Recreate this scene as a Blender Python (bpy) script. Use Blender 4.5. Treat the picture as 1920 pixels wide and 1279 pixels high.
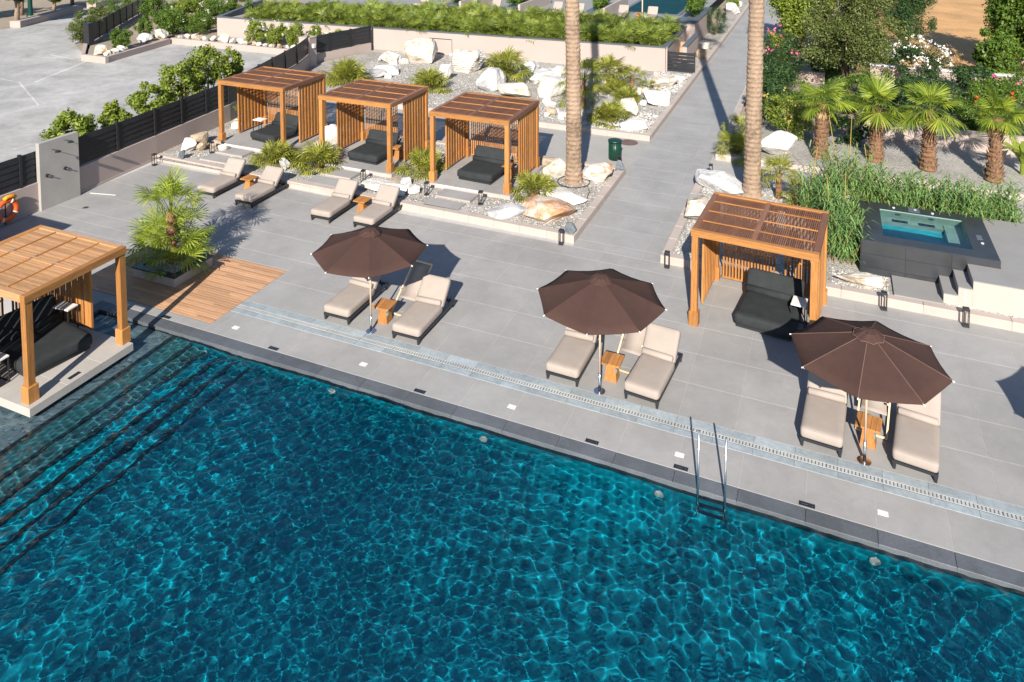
import bpy, math, random
import numpy as np
from mathutils import Vector, Matrix, Euler
R = math.radians
sc = bpy.context.scene
for _o in list(bpy.data.objects): bpy.data.objects.remove(_o)
col = sc.collection

# ------------------------------------------------------------------ camera, sky, sun, exposure
cam = bpy.data.cameras.new('camera'); cam_o = bpy.data.objects.new('camera', cam); col.objects.link(cam_o); sc.camera = cam_o
cam.sensor_width = 36; cam.lens = 1427/1920*36; cam.shift_y = -(639.5+104)/1920     # architectural shift lens
cam.clip_start = .1; cam.clip_end = 2000
cam_o.location = (0, 0, 11.4); cam_o.rotation_euler = (R(90-4.0086), 0, R(22.99))
SUN_EL, SUN_AZ = R(30.5), R(-13.5)
sd = Vector((-math.sin(SUN_AZ)*math.cos(SUN_EL), -math.cos(SUN_AZ)*math.cos(SUN_EL), math.sin(SUN_EL)))
world = bpy.data.worlds.new('World'); sc.world = world; world.use_nodes = True
wn = world.node_tree; sky = wn.nodes.new('ShaderNodeTexSky'); sky.sky_type = 'NISHITA'; sky.sun_disc = False
sky.sun_elevation = SUN_EL; sky.sun_rotation = math.atan2(sd.x, sd.y); sky.ozone_density = 3.5; sky.dust_density = .4
wn.links.new(sky.outputs[0], wn.nodes['Background'].inputs[0]); wn.nodes['Background'].inputs[1].default_value = .072
sun = bpy.data.lights.new('sun', 'SUN'); sun.energy = 5.0; sun.angle = R(.5); sun.color = (1, .925, .82)
sun.cycles.is_caustics_light = True
sun_o = bpy.data.objects.new('sun', sun); col.objects.link(sun_o); sun_o.rotation_euler = (-sd).to_track_quat('-Z', 'Y').to_euler()
sun_o.location = (0, 0, 40)
sc.view_settings.view_transform = 'Standard'; sc.view_settings.look = 'None'; sc.view_settings.exposure = .86; sc.view_settings.gamma = 1
sc.cycles.use_denoising = True; sc.cycles.max_bounces = 8; sc.cycles.transparent_max_bounces = 8
sc.cycles.sample_clamp_indirect = 6; sc.cycles.caustics_refractive = True; sc.cycles.caustics_reflective = False

# ------------------------------------------------------------------ materials
MATS = {}
def nodes(name, rough=.6, spec=.3):
    m = bpy.data.materials.new(name); m.use_nodes = True; nt = m.node_tree
    b = nt.nodes['Principled BSDF']; b.inputs['Roughness'].default_value = rough; b.inputs['Specular IOR Level'].default_value = spec
    return m, nt, b
def N(nt, t, **kw):
    n = nt.nodes.new('ShaderNode'+t)
    for k, v in kw.items():
        if k in n.inputs: n.inputs[k].default_value = v
        else: setattr(n, k, v)
    return n
def ramp(nt, fac, stops):
    r = nt.nodes.new('ShaderNodeValToRGB'); e = r.color_ramp.elements
    while len(e) < len(stops): e.new(.5)
    for i, (p, c) in enumerate(stops): e[i].position = p; e[i].color = (*c, 1)
    nt.links.new(fac, r.inputs[0]); return r.outputs[0]
def sc3(c, k): return tuple(min(1, max(0, x*k)) for x in c)
def surf(name, c, rough=.6, var=.18, scale=3., fine=40., bump=.15, spec=.3, rnd=0., c2=None, stretch=(1, 1, 1), metal=0., det=6, blotch=0.):
    """noise-mottled surface; rnd = brightness spread from object to object"""
    if name in MATS: return MATS[name]
    m, nt, b = nodes(name, rough, spec); L = nt.links.new
    b.inputs['Metallic'].default_value = metal
    tc = N(nt, 'TexCoord'); mp = N(nt, 'Mapping'); mp.inputs['Scale'].default_value = stretch
    info = N(nt, 'ObjectInfo')
    add = N(nt, 'VectorMath', operation='MULTIPLY_ADD'); L(info.outputs['Random'], add.inputs[0]); add.inputs[1].default_value = (37, 53, 71)
    L(tc.outputs['Object'], add.inputs[2]); L(add.outputs[0], mp.inputs[0])
    n1 = N(nt, 'TexNoise', Scale=scale, Detail=det, Roughness=.6); L(mp.outputs[0], n1.inputs['Vector'])
    n2 = N(nt, 'TexNoise', Scale=fine, Detail=4, Roughness=.65); L(mp.outputs[0], n2.inputs['Vector'])
    mx = N(nt, 'Math', operation='MULTIPLY_ADD'); L(n2.outputs[0], mx.inputs[0]); mx.inputs[1].default_value = .45
    ml = N(nt, 'Math', operation='MULTIPLY'); L(n1.outputs[0], ml.inputs[0]); ml.inputs[1].default_value = .55; L(ml.outputs[0], mx.inputs[2])
    colr = ramp(nt, mx.outputs[0], [(.32, sc3(c2 or c, 1-var)), (.5, c), (.68, sc3(c, 1+var))])
    if rnd:
        hs = N(nt, 'HueSaturation'); rr = N(nt, 'MapRange'); L(info.outputs['Random'], rr.inputs[0]); rr.inputs[3].default_value = 1-rnd; rr.inputs[4].default_value = 1+rnd
        L(rr.outputs[0], hs.inputs['Value']); L(colr, hs.inputs['Color']); colr = hs.outputs[0]
    if blotch:      # stains and wear that run across neighbouring pieces
        ge = N(nt, 'NewGeometry'); n3 = N(nt, 'TexNoise', Scale=.42, Detail=8, Roughness=.62, Distortion=.6); L(ge.outputs['Position'], n3.inputs['Vector'])
        n4 = N(nt, 'TexNoise', Scale=3.1, Detail=7, Roughness=.7, Distortion=1.2); L(ge.outputs['Position'], n4.inputs['Vector'])
        ad = N(nt, 'Math', operation='MULTIPLY_ADD'); L(n4.outputs[0], ad.inputs[0]); ad.inputs[1].default_value = .45; L(n3.outputs[0], ad.inputs[2])
        mr = N(nt, 'MapRange'); L(ad.outputs[0], mr.inputs[0]); mr.inputs[1].default_value = .5; mr.inputs[2].default_value = .95; mr.inputs[3].default_value = 1-blotch; mr.inputs[4].default_value = 1+blotch*.8
        h2 = N(nt, 'HueSaturation'); L(mr.outputs[0], h2.inputs['Value']); L(colr, h2.inputs['Color']); colr = h2.outputs[0]
    L(colr, b.inputs['Base Color'])
    if bump:
        bp = N(nt, 'Bump', Strength=bump, Distance=.01); L(n2.outputs[0], bp.inputs['Height']); L(bp.outputs[0], b.inputs['Normal'])
    MATS[name] = m; return m
def wood(name, c, axis, var=.42, rough=.5, rnd=.2):
    s = {'x': (1.2, 22, 22), 'y': (22, 1.2, 22), 'z': (22, 22, 1.2)}[axis]
    return surf(name+axis, c, rough, var, 1.6, 5, .12, .3, rnd, stretch=s, det=5)
def leafmat(name, c, c2, trans=.35, rough=.45):
    if name in MATS: return MATS[name]
    m, nt, b = nodes(name, rough, .35); L = nt.links.new
    g = N(nt, 'NewGeometry'); tc = N(nt, 'TexCoord'); n = N(nt, 'TexNoise', Scale=2.2, Detail=3); L(tc.outputs['Object'], n.inputs['Vector'])
    a = N(nt, 'Math', operation='MULTIPLY_ADD'); L(g.outputs['Random Per Island'], a.inputs[0]); a.inputs[1].default_value = .6
    s_ = N(nt, 'Math', operation='MULTIPLY'); L(n.outputs[0], s_.inputs[0]); s_.inputs[1].default_value = .45; L(s_.outputs[0], a.inputs[2])
    cc = ramp(nt, a.outputs[0], [(.15, c), (.85, c2)]); L(cc, b.inputs['Base Color'])
    t = N(nt, 'BsdfTranslucent'); L(cc, t.inputs[0]); mix = N(nt, 'MixShader'); mix.inputs[0].default_value = trans
    L(b.outputs[0], mix.inputs[1]); L(t.outputs[0], mix.inputs[2]); L(mix.outputs[0], nt.nodes['Material Output'].inputs[0])
    MATS[name] = m; return m

M_TILE = surf('porcelain_tile', (.31, .305, .30), .55, .07, 1.4, 30, .06, .3, rnd=.025, blotch=.15)
M_TILE_U = surf('concrete_path', (.34, .33, .315), .7, .16, .5, 12, .1, rnd=.02)
M_GROUT = surf('grout', (.44, .43, .42), .8, .1, blotch=.15)
M_COPING = surf('slate_coping', (.10, .11, .124), .42, .28, 1.6, 24, .12, .4, rnd=.08, blotch=.15)
M_DRAINSTONE = surf('blue_grey_stone', (.29, .335, .36), .5, .3, 1.6, 12, .1, rnd=.14)
M_GRATE = surf('pale_grate', (.42, .43, .42), .5, .15, blotch=.25)
M_BEIGE = surf('beige_render', (.385, .315, .285), .85, .07, .5, 60, .10)
M_BEIGE_CAP = surf('beige_stone', (.41, .355, .32), .75, .10, 1.2, 40, .08)
M_CAP = surf('grey_cap', (.10, .12, .14), .5, .15)
M_CONCRETE = surf('parking_concrete', (.37, .365, .355), .85, .14, .14, 2.2, .06, blotch=.3)
M_GROUND = surf('bare_ground', (.30, .25, .19), .95, .2, .3, 4, .2)
M_DRY = surf('dry_orange_ground', (.52, .30, .13), .95, .3, .25, 6, .3, c2=(.38, .25, .13))
M_PAINT = surf('worn_white_paint', (.50, .50, .49), .8, .25, 2, 14, 0, blotch=.3)
M_BLACKWOOD = surf('black_board', (.018, .019, .022), .45, .3, 2, 20, .05, .4)
M_METAL = surf('black_metal', (.02, .022, .026), .4, .1, 3, 20, 0, .5)
M_STEEL = surf('steel', (.75, .75, .75), .18, .05, 3, 20, 0, .5, metal=1)
M_WHITE = surf('white_plate', (.70, .69, .67), .5, .04, 5, 30, 0)
M_MOSAIC = surf('pool_mosaic', (.0005, .195, .275), .4, .3, .4, 30, 0, .3, c2=(.0005, .15, .225))
M_MOSAIC_STEP = surf('pool_step_stone', (.03, .125, .155), .5, .3, 1.2, 30, 0, .3)
M_LEDGE = surf('pool_ledge_stone', (.15, .21, .25), .6, .12, 1.2, 20, 0, .3)
M_CONCWALL = surf('shower_concrete', (.33, .315, .295), .8, .14, 1.1, 25, .08)
M_PLAT = surf('grey_platform', (.26, .255, .25), .6, .09, 1.2, 30, .05)
M_DARKSTONE = surf('dark_tub_stone', (.035, .038, .043), .3, .25, 2, 40, .05, .5, rnd=.1)
M_BEIGEF = surf('beige_fabric', (.335, .288, .255), .95, .07, 5, 160, .25, .1, rnd=.03)
M_BLACKF = surf('black_fabric', (.030, .034, .036), .9, .25, 4, 140, .25, .15)
M_BROWNF = surf('brown_canvas', (.064, .037, .031), .92, .10, 6, 180, .2, .1, rnd=.05)
M_SEAM_LIGHT = surf('seam_catchlight', (.15, .09, .07), .9, .1)  # paler than the canvas: light caught by the seams, put into their colour
M_POLE = surf('pale_pole', (.62, .46, .33), .35, .08, 5, 30, 0, .4)
M_ORANGE = surf('orange_buoy', (.75, .11, .015), .45, .06, 5, 30, 0, .4)
M_GREENBIN = surf('green_bin', (.003, .035, .022), .4, .2, 3, 20, 0, .5)
M_RUST = surf('iron_cover', (.13, .09, .085), .7, .3, 6, 40, .2)
M_DARKROCK = surf('dark_grey_rock', (.12, .14, .16), .7, .45, 6, 25, .4)
TEAK = (.37, .165, .05); TEAK_D = (.20, .092, .052); DECK = (.45, .26, .15); PALE = (.62, .46, .30); TEAK_L = (.43, .235, .11)
def teak(a): return wood('teak_', TEAK, a)
def teakroof(a): return wood('teak_weathered_', TEAK_D, a, .25)
def teaklight(a): return wood('teak_bleached_', TEAK_L, a, .3, rnd=.22)
def deckwood(a): return wood('deck_board_', DECK, a, .22, rnd=.18)
def gravelmat(name, c, c2, scale):
    m, nt, b = nodes(name, .9, .2); L = nt.links.new
    tc = N(nt, 'TexCoord'); v = N(nt, 'TexVoronoi', Scale=scale); L(tc.outputs['Object'], v.inputs['Vector'])
    sp = N(nt, 'SeparateColor'); L(v.outputs['Color'], sp.inputs[0])
    n = N(nt, 'TexNoise', Scale=.7, Detail=4); L(tc.outputs['Object'], n.inputs['Vector'])
    a = N(nt, 'Math', operation='MULTIPLY_ADD'); L(sp.outputs[0], a.inputs[0]); a.inputs[1].default_value = .7
    s_ = N(nt, 'Math', operation='MULTIPLY_ADD'); L(n.outputs[0], s_.inputs[0]); s_.inputs[1].default_value = .9; s_.inputs[2].default_value = -.3; L(s_.outputs[0], a.inputs[2])
    L(ramp(nt, a.outputs[0], [(.1, c), (.9, c2)]), b.inputs['Base Color'])
    inv = N(nt, 'Math', operation='SUBTRACT'); inv.inputs[0].default_value = 1; L(v.outputs['Distance'], inv.inputs[1])
    bp = N(nt, 'Bump', Strength=.8, Distance=.03); L(inv.outputs[0], bp.inputs['Height']); L(bp.outputs[0], b.inputs['Normal'])
    return m
M_GRAVEL = gravelmat('grey_white_gravel', (.20, .185, .165), (.50, .48, .45), 22)
M_GRAVEL_D = gravelmat('grey_gravel', (.24, .225, .21), (.46, .44, .41), 24)
M_PEBBLE = surf('pebbles', (.62, .60, .56), .7, .3, 3, 30, 0)
def rockmat(name, c, spot, spotamt, layered=False):
    m, nt, b = nodes(name, .85, .2); L = nt.links.new
    tc = N(nt, 'TexCoord'); info = N(nt, 'ObjectInfo')
    add = N(nt, 'VectorMath', operation='MULTIPLY_ADD'); L(info.outputs['Random'], add.inputs[0]); add.inputs[1].default_value = (17, 31, 47); L(tc.outputs['Object'], add.inputs[2])
    n = N(nt, 'TexNoise', Scale=1.6, Detail=7, Roughness=.65); L(add.outputs[0], n.inputs['Vector'])
    n2 = N(nt, 'TexNoise', Scale=9, Detail=6, Roughness=.7); L(add.outputs[0], n2.inputs['Vector'])
    c1 = ramp(nt, n2.outputs[0], [(.3, sc3(c, .68)), (.5, c), (.7, sc3(c, 1.1))])
    f = N(nt, 'MapRange'); L(n.outputs[0], f.inputs[0]); f.inputs[1].default_value = .62-.25*spotamt; f.inputs[2].default_value = .74-.2*spotamt
    mx = N(nt, 'Mix', data_type='RGBA'); L(f.outputs[0], mx.inputs[0]); L(c1, mx.inputs[6]); mx.inputs[7].default_value = (*spot, 1)
    L(mx.outputs[2], b.inputs['Base Color'])
    h = n2.outputs[0]
    if layered:
        w = N(nt, 'TexWave', Scale=2.4, Distortion=6, Detail=3); w.bands_direction = 'Z'; L(add.outputs[0], w.inputs['Vector']); h = w.outputs[1]
    bp = N(nt, 'Bump', Strength=.7, Distance=.05); L(h, bp.inputs['Height']); L(bp.outputs[0], b.inputs['Normal'])
    return m
ROCKM = {'w': rockmat('white_marble_rock', (.60, .585, .555), (.45, .36, .26), .3), 'wt': rockmat('white_tan_rock', (.58, .545, .48), (.36, .25, .15), .5),
         'wg': rockmat('white_grey_rock', (.53, .53, .525), (.33, .33, .335), .6), 'ws': rockmat('layered_white_rock', (.58, .555, .51), (.38, .30, .21), .4, True),
         'g': rockmat('grey_rock', (.42, .42, .42), (.30, .30, .31), .6), 't': rockmat('tan_rock', (.42, .34, .25), (.33, .26, .19), .6),
         'o': rockmat('orange_topped_rock', (.60, .52, .44), (.44, .22, .11), .95), 'wo': rockmat('white_orange_rock', (.72, .68, .62), (.55, .25, .11), .6)}
L_PALM = leafmat('fan_palm_leaf', (.075, .16, .016), (.42, .48, .06), .4)
L_DWARF = leafmat('dwarf_palm_leaf', (.085, .13, .02), (.44, .43, .075), .35)
L_HEDGE = leafmat('hedge_palm_leaf', (.055, .11, .015), (.33, .38, .065), .35)
L_BUSH = leafmat('green_shrub_leaf', (.03, .08, .012), (.17, .26, .035), .35)
L_BRIGHT = leafmat('bright_shrub_leaf', (.075, .135, .015), (.34, .40, .06), .4)
L_DARK = leafmat('dark_leaf', (.014, .04, .013), (.06, .115, .032), .2)
L_OLIVE = leafmat('juniper_leaf', (.045, .075, .018), (.19, .22, .06), .25)
L_REED = leafmat('reed_leaf', (.07, .17, .05), (.28, .44, .15), .4)
L_YEL = leafmat('yellow_stem', (.30, .22, .05), (.45, .34, .10), .1)
L_FLW = leafmat('white_flower', (.75, .75, .72), (.85, .84, .8), .2)
L_FLP = leafmat('pink_flower', (.70, .06, .22), (.85, .2, .4), .2)
L_FLR = leafmat('red_flower', (.70, .04, .015), (.85, .12, .03), .2)
L_DRYF = leafmat('dry_frond', (.25, .15, .06), (.45, .32, .16), .1)
M_TRUNK = surf('palm_trunk', (.27, .195, .14), .95, .38, 1.3, 9, .4, .1, c2=(.18, .125, .085))
M_TRUNKH = surf('shaggy_trunk', (.19, .105, .06), .95, .4, 4, 20, .3, .1)
M_BARK = surf('bark', (.23, .17, .12), .95, .3, 6, 30, .3, .1)
def watermat(name):
    m = bpy.data.materials.new(name); m.use_nodes = True; nt = m.node_tree; nt.nodes.clear()
    o = nt.nodes.new('ShaderNodeOutputMaterial'); g = nt.nodes.new('ShaderNodeBsdfGlass')
    g.inputs['IOR'].default_value = 1.33; g.inputs['Roughness'].default_value = 0; g.inputs['Color'].default_value = (.93, 1, 1, 1)
    tc = N(nt, 'TexCoord'); mp = N(nt, 'Mapping'); mp.inputs['Scale'].default_value = (1, 1.6, 1); mp.inputs['Rotation'].default_value = (0, 0, .5); nt.links.new(tc.outputs['Object'], mp.inputs[0])
    n1 = N(nt, 'TexNoise', Scale=22, Detail=2, Roughness=.5, Distortion=.8); nt.links.new(mp.outputs[0], n1.inputs['Vector'])
    bp = N(nt, 'Bump', Strength=.02, Distance=.03); nt.links.new(n1.outputs[0], bp.inputs['Height']); nt.links.new(bp.outputs[0], g.inputs['Normal'])
    nt.links.new(g.outputs[0], o.inputs[0]); return m
M_WATER = watermat('pool_water')

# ------------------------------------------------------------------ object helpers
def link(o, parent=None):
    col.objects.link(o)
    if parent is not None: o.parent = parent
    return o
def tag(o, label=None, cat=None, group=None, kind=None):
    if label: o['label'] = label
    if cat: o['category'] = cat
    if group: o['group'] = group
    if kind: o['kind'] = kind
    return o
def thing(name, label, cat, loc=(0, 0, 0), rz=0, group=None):
    o = bpy.data.objects.new(name, None); o.empty_display_size = .2; link(o); o.location = loc; o.rotation_euler = (0, 0, rz)
    return tag(o, label, cat, group)
def newmesh(name, V, F, mat, smooth=False):
    me = bpy.data.meshes.new(name)
    V = np.asarray(V, np.float32).reshape(-1, 3)
    if isinstance(F, np.ndarray) and F.ndim == 2:
        k = F.shape[1]; nf = len(F)
        me.vertices.add(len(V)); me.vertices.foreach_set('co', V.ravel())
        me.loops.add(nf*k); me.loops.foreach_set('vertex_index', F.astype(np.int32).ravel())
        me.polygons.add(nf); me.polygons.foreach_set('loop_start', np.arange(0, nf*k, k, dtype=np.int32))
        me.update(calc_edges=True)
    else:
        me.from_pydata(V.tolist(), [], [tuple(int(i) for i in f) for f in F])
    if smooth: me.shade_smooth()
    for mm in (mat if isinstance(mat, (list, tuple)) else [mat]): me.materials.append(mm)
    return me
def obj(name, me, parent=None, loc=(0, 0, 0), rot=(0, 0, 0), scale=(1, 1, 1)):
    o = bpy.data.objects.new(name, me); link(o, parent); o.location = loc; o.rotation_euler = rot; o.scale = scale; return o
def copy_tree(o, parent=None):
    c = o.copy(); link(c, parent)
    for ch in list(o.children): copy_tree(ch, c)
    return c
class MB:
    def __init__(s): s.v = []; s.f = []
    def add(s, V, F):
        n = len(s.v); s.v += [tuple(p) for p in V]; s.f += [tuple(i+n for i in f) for f in F]; return s
    def box(s, x0, x1, y0, y1, z0, z1, ch=0.):
        if ch <= 0:
            V = [(x0, y0, z0), (x1, y0, z0), (x1, y1, z0), (x0, y1, z0), (x0, y0, z1), (x1, y0, z1), (x1, y1, z1), (x0, y1, z1)]
            return s.add(V, [(3, 2, 1, 0), (4, 5, 6, 7), (0, 1, 5, 4), (1, 2, 6, 5), (2, 3, 7, 6), (3, 0, 4, 7)])
        c = ch     # top edges chamfered
        V = [(x0, y0, z0), (x1, y0, z0), (x1, y1, z0), (x0, y1, z0), (x0, y0, z1-c), (x1, y0, z1-c), (x1, y1, z1-c), (x0, y1, z1-c),
             (x0+c, y0+c, z1), (x1-c, y0+c, z1), (x1-c, y1-c, z1), (x0+c, y1-c, z1)]
        return s.add(V, [(3, 2, 1, 0), (0, 1, 5, 4), (1, 2, 6, 5), (2, 3, 7, 6), (3, 0, 4, 7), (4, 5, 9, 8), (5, 6, 10, 9), (6, 7, 11, 10), (7, 4, 8, 11), (8, 9, 10, 11)])
    def bar(s, p, q, w, h, up=(0, 0, 1)):
        p = Vector(p); q = Vector(q); d = (q-p).normalized(); a = d.cross(Vector(up))
        if a.length < 1e-4: a = d.cross(Vector((0, 1, 0)))
        a.normalize(); b = a.cross(d)
        V = [e+a*(w/2*i)+b*(h/2*j) for e in (p, q) for i, j in ((-1, -1), (1, -1), (1, 1), (-1, 1))]
        return s.add(V, [(0, 1, 2, 3), (7, 6, 5, 4), (0, 4, 5, 1), (1, 5, 6, 2), (2, 6, 7, 3), (3, 7, 4, 0)])
    def tube(s, pts, rad, n=8, cap=True):
        pts = [Vector(p) for p in pts]; rr = rad if isinstance(rad, (list, tuple)) else [rad]*len(pts)
        V = []; F = []
        a = None
        for i, p in enumerate(pts):
            d = (pts[min(i+1, len(pts)-1)]-pts[max(i-1, 0)]).normalized()
            if a is None: a = d.orthogonal().normalized()
            a = (a-d*a.dot(d)).normalized(); b = d.cross(a)
            V += [p+(a*math.cos(2*math.pi*k/n)+b*math.sin(2*math.pi*k/n))*rr[i] for k in range(n)]
        for i in range(len(pts)-1):
            F += [(i*n+k, i*n+(k+1) % n, (i+1)*n+(k+1) % n, (i+1)*n+k) for k in range(n)]
        if cap: F += [tuple(range(n-1, -1, -1)), tuple(range((len(pts)-1)*n, len(pts)*n))]
        return s.add(V, F)
    def prism(s, poly, z0, z1):
        n = len(poly)
        V = [(x, y, z0) for x, y in poly]+[(x, y, z1) for x, y in poly]
        return s.add(V, [tuple(range(n-1, -1, -1)), tuple(range(n, 2*n))]+[(i, (i+1) % n, n+(i+1) % n, n+i) for i in range(n)])
    def mesh(s, name, mat, smooth=False): return newmesh(name, s.v, s.f, mat, smooth)
    def build(s, name, mat, parent=None, smooth=False, **kw): return obj(name, s.mesh(name, mat, smooth), parent, **kw)
def sbox(name, x0, x1, y0, y1, z0, z1, mat, parent=None, ch=0.):
    return MB().box(x0, x1, y0, y1, z0, z1, ch).build(name, mat, parent)
def cushion(sx, sy, sz, r, n=6, crown=0., seedv=0):
    """rounded padded box centred in x,y with its base at z=0"""
    g = np.linspace(-1, 1, n+1); V = []; idx = {}; F = []
    def vid(i, j, k):
        key = (i, j, k)
        if key not in idx: idx[key] = len(V); V.append((g[i], g[j], g[k]))
        return idx[key]
    for a in range(n):
        for b in range(n):
            F += [(vid(a, b, 0), vid(a, b+1, 0), vid(a+1, b+1, 0), vid(a+1, b, 0)), (vid(a, b, n), vid(a+1, b, n), vid(a+1, b+1, n), vid(a, b+1, n)),
                  (vid(a, 0, b), vid(a+1, 0, b), vid(a+1, 0, b+1), vid(a, 0, b+1)), (vid(a, n, b), vid(a, n, b+1), vid(a+1, n, b+1), vid(a+1, n, b)),
                  (vid(0, a, b), vid(0, a, b+1), vid(0, a+1, b+1), vid(0, a+1, b)), (vid(n, a, b), vid(n, a+1, b), vid(n, a+1, b+1), vid(n, a, b+1))]
    P = np.array(V); h = np.array([sx, sy, sz])/2
    P = np.sign(P)*np.abs(P)**.55 * h
    inner = np.clip(P, -(h-r), h-r); d = P-inner; L = np.linalg.norm(d, axis=1, keepdims=True)
    P = np.where(L > 1e-9, inner+d/np.maximum(L, 1e-9)*r, P)
    top = P[:, 2] > 0
    P[top, 2] += crown*np.clip(1-(2*P[top, 0]/sx)**2, 0, 1)*np.clip(1-(2*P[top, 1]/sy)**2, 0, 1)
    P[:, 2] += sz/2+noise3(P, 3+seedv, 7., 2)*.006*(P[:, 2] > 0)
    return P, F
def noise3(P, seed, freq, octs=3):
    rng = np.random.default_rng(seed); out = np.zeros(len(P)); amp = 1.
    for o in range(octs):
        for _ in range(5):
            k = rng.normal(size=3); k /= np.linalg.norm(k); out += amp*np.sin(P@k*freq*rng.uniform(.7, 1.4)+rng.uniform(0, 6.28))/2.2
        amp *= .5; freq *= 2.1
    return out
# ------------------------------------------------------------------ ground sheet and pool shell
PX0, PX1, PY0, PY1 = -18.2, 14., -8., 14.05          # pool basin right of the cabana slab
def sheet(name, poly, z, mat, kind='structure', parent=None):
    o = obj(name, newmesh(name, [(x, y, z) for x, y in poly], [tuple(range(len(poly)))], mat), parent)
    if parent is None: tag(o, kind=kind)
    return o
gv = [(-400, -300), (400, -300), (400, 400), (-400, 400), (-27, PY0), (PX1, PY0), (PX1, PY1), (PX0, PY1), (PX0, 10.6), (-27, 10.6)]
go = obj('ground', newmesh('ground', [(x, y, -.03) for x, y in gv], [(0, 1, 5, 4), (1, 2, 6, 5), (2, 3, 7, 6), (3, 0, 4, 9), (3, 9, 8, 7)], M_GROUND)); tag(go, kind='structure')
RISERS = (-15.45, -14.85, -14.35, -13.9, -13.45, -13.0); LEVELS = (-.16, -.30, -.38, -.46, -.54, -.62, -.70)
b1, b2, b3 = MB(), MB(), MB()
xs = (-27,)+RISERS+(PX1,)
steps_root = thing('pool_steps', 'wide stone steps going down into the pool beside the cabana platform', 'steps', (0, 0, 0))
for i, z in enumerate(LEVELS):
    x0, x1 = xs[i], xs[i+1]
    yt = PY1+.02
    V = [(x0, PY0, z), (x1, PY0, z), (x1, yt, z), (x0, yt, z)]
    F = [(0, 1, 2, 3)]
    if i < len(LEVELS)-1: V += [(x1, PY0, LEVELS[i+1]), (x1, yt, LEVELS[i+1])]; F.append((1, 4, 5, 2))
    if i < 6:
        o = obj('submerged_ledge' if i == 0 else 'step', newmesh('step', V, F, M_LEDGE if i == 0 else M_MOSAIC_STEP if i < 3 else M_MOSAIC), steps_root)
        o.cycles.is_caustics_receiver = True
        ns = MB().box(x1-.09, x1+.004, PY0, yt, z-.05, z+.006).build('riser_shade_strip', surf('riser_shade', (.012, .03, .045), .5, .2), o); ns.cycles.is_caustics_receiver = True  # dark strip along each step edge paints in the shade of the riser
    else: b1.add(V, F)
b1.add([(-27, PY1+.01, -1.7), (PX1, PY1+.01, -1.7), (PX1, PY1+.01, -.04), (-27, PY1+.01, -.04)], [(0, 1, 2, 3)])
b1.add([(PX1, PY1, -1.7), (PX1, PY0, -1.7), (PX1, PY0, -.04), (PX1, PY1, -.04)], [(0, 1, 2, 3)])
b1.add([(PX1, PY0, -1.7), (-27, PY0, -1.7), (-27, PY0, -.04), (PX1, PY0, -.04)], [(0, 1, 2, 3)])
pf = b1.build('pool_basin', M_MOSAIC); tag(pf, kind='structure'); pf.cycles.is_caustics_receiver = True
# ------------------------------------------------------------------ pool water: a real rippled surface
def waves(XX, YY, seed, bands, wob=2.0, chop=None):
    rng = np.random.default_rng(seed); Z = np.zeros_like(XX)
    for lam, n, slope in bands:
        for i in range(n):
            l = lam*rng.uniform(.7, 1.4); th = rng.normal(.5, .95); k = 2*math.pi/l; ph = rng.uniform(0, 6.28)
            w = .35*np.sin(XX*.5+YY*.37+ph)+.3*np.sin(YY*.8-XX*.33+2*ph)+.25*np.sin(1.7*XX+1.1*YY+3*ph)
            env = .62+.68*np.sin(XX*.45*rng.uniform(.5, 1.5)+YY*.5*rng.uniform(-1, 1)+5*ph)
            if chop is not None and lam < .3: env = env*chop
            Z += env*slope/k/math.sqrt(n)*1.4*np.sin(k*(XX*math.cos(th)+YY*math.sin(th))+ph+w*wob)
    return Z
def watersheet(name, x0, x1, y0, y1, z, st, seed, bands, parent=None, mat=None):
    nx = int((x1-x0)/st); ny = int((y1-y0)/st)
    XX, YY = np.meshgrid(np.linspace(x0, x1, nx+1), np.linspace(y0, y1, ny+1))
    c = np.clip((-12.2-XX)/2.2, 0, 1) if name == 'pool_water' else None      # livelier chop over the steps
    Z = waves(XX, YY, seed, bands, 2.0, None if c is None else 1+.5*c)+z
    idx = np.arange((nx+1)*(ny+1)).reshape(ny+1, nx+1)
    F = np.stack([idx[:-1, :-1], idx[:-1, 1:], idx[1:, 1:], idx[1:, :-1]], -1).reshape(-1, 4)
    o = obj(name, newmesh(name, np.stack([XX, YY, Z], -1), F, mat or M_WATER, True), parent); o.cycles.is_caustics_caster = True
    return o
wa = watersheet('pool_water', -20, 5.2, 4.6, PY1+.005, -.075, .0225, 5, ((2.5, 5, .030), (.62, 9, .055), (.3, 14, .088), (.17, 16, .060)))
tag(wa, kind='structure')

# ------------------------------------------------------------------ tiled terraces
def tiles(parent, x0, x1, y0, y1, tw=1.2, th=1.2, ox=0., oy=0., z=.006, mat=None, cap=None, cnt=None, g=.0035):
    mat = mat or M_TILE; full = MB().box(-tw/2+g, tw/2-g, -th/2+g, th/2-g, -.012, 0, .002).mesh('tile', mat)
    rest = MB(); j = math.floor((y0-oy)/th); row = 0
    while oy+j*th < y1-.01:
        a, b = max(y0, oy+j*th), min(y1, oy+(j+1)*th)
        i = math.floor((x0-ox)/tw)
        while ox+i*tw < x1-.01:
            c, d = max(x0, ox+i*tw), min(x1, ox+(i+1)*tw)
            if b-a > .03 and d-c > .03:
                if cap is not None and cnt[0] >= cap: rest.box(c+g, d-g, a+g, b-g, z-.012, z, .002)
                elif d-c > tw-.01 and b-a > th-.01: obj('tile', full, parent, ((c+d)/2, (a+b)/2, z))
                else: MB().box(-(d-c)/2+g, (d-c)/2-g, -(b-a)/2+g, (b-a)/2-g, -.012, 0, .002).build('tile', mat, parent, loc=((c+d)/2, (a+b)/2, z))
                if cnt is not None: cnt[0] += 1
            i += 1
        j += 1
    if rest.v: tag(rest.build('far_tile_field', mat, parent), kind='stuff')
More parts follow.
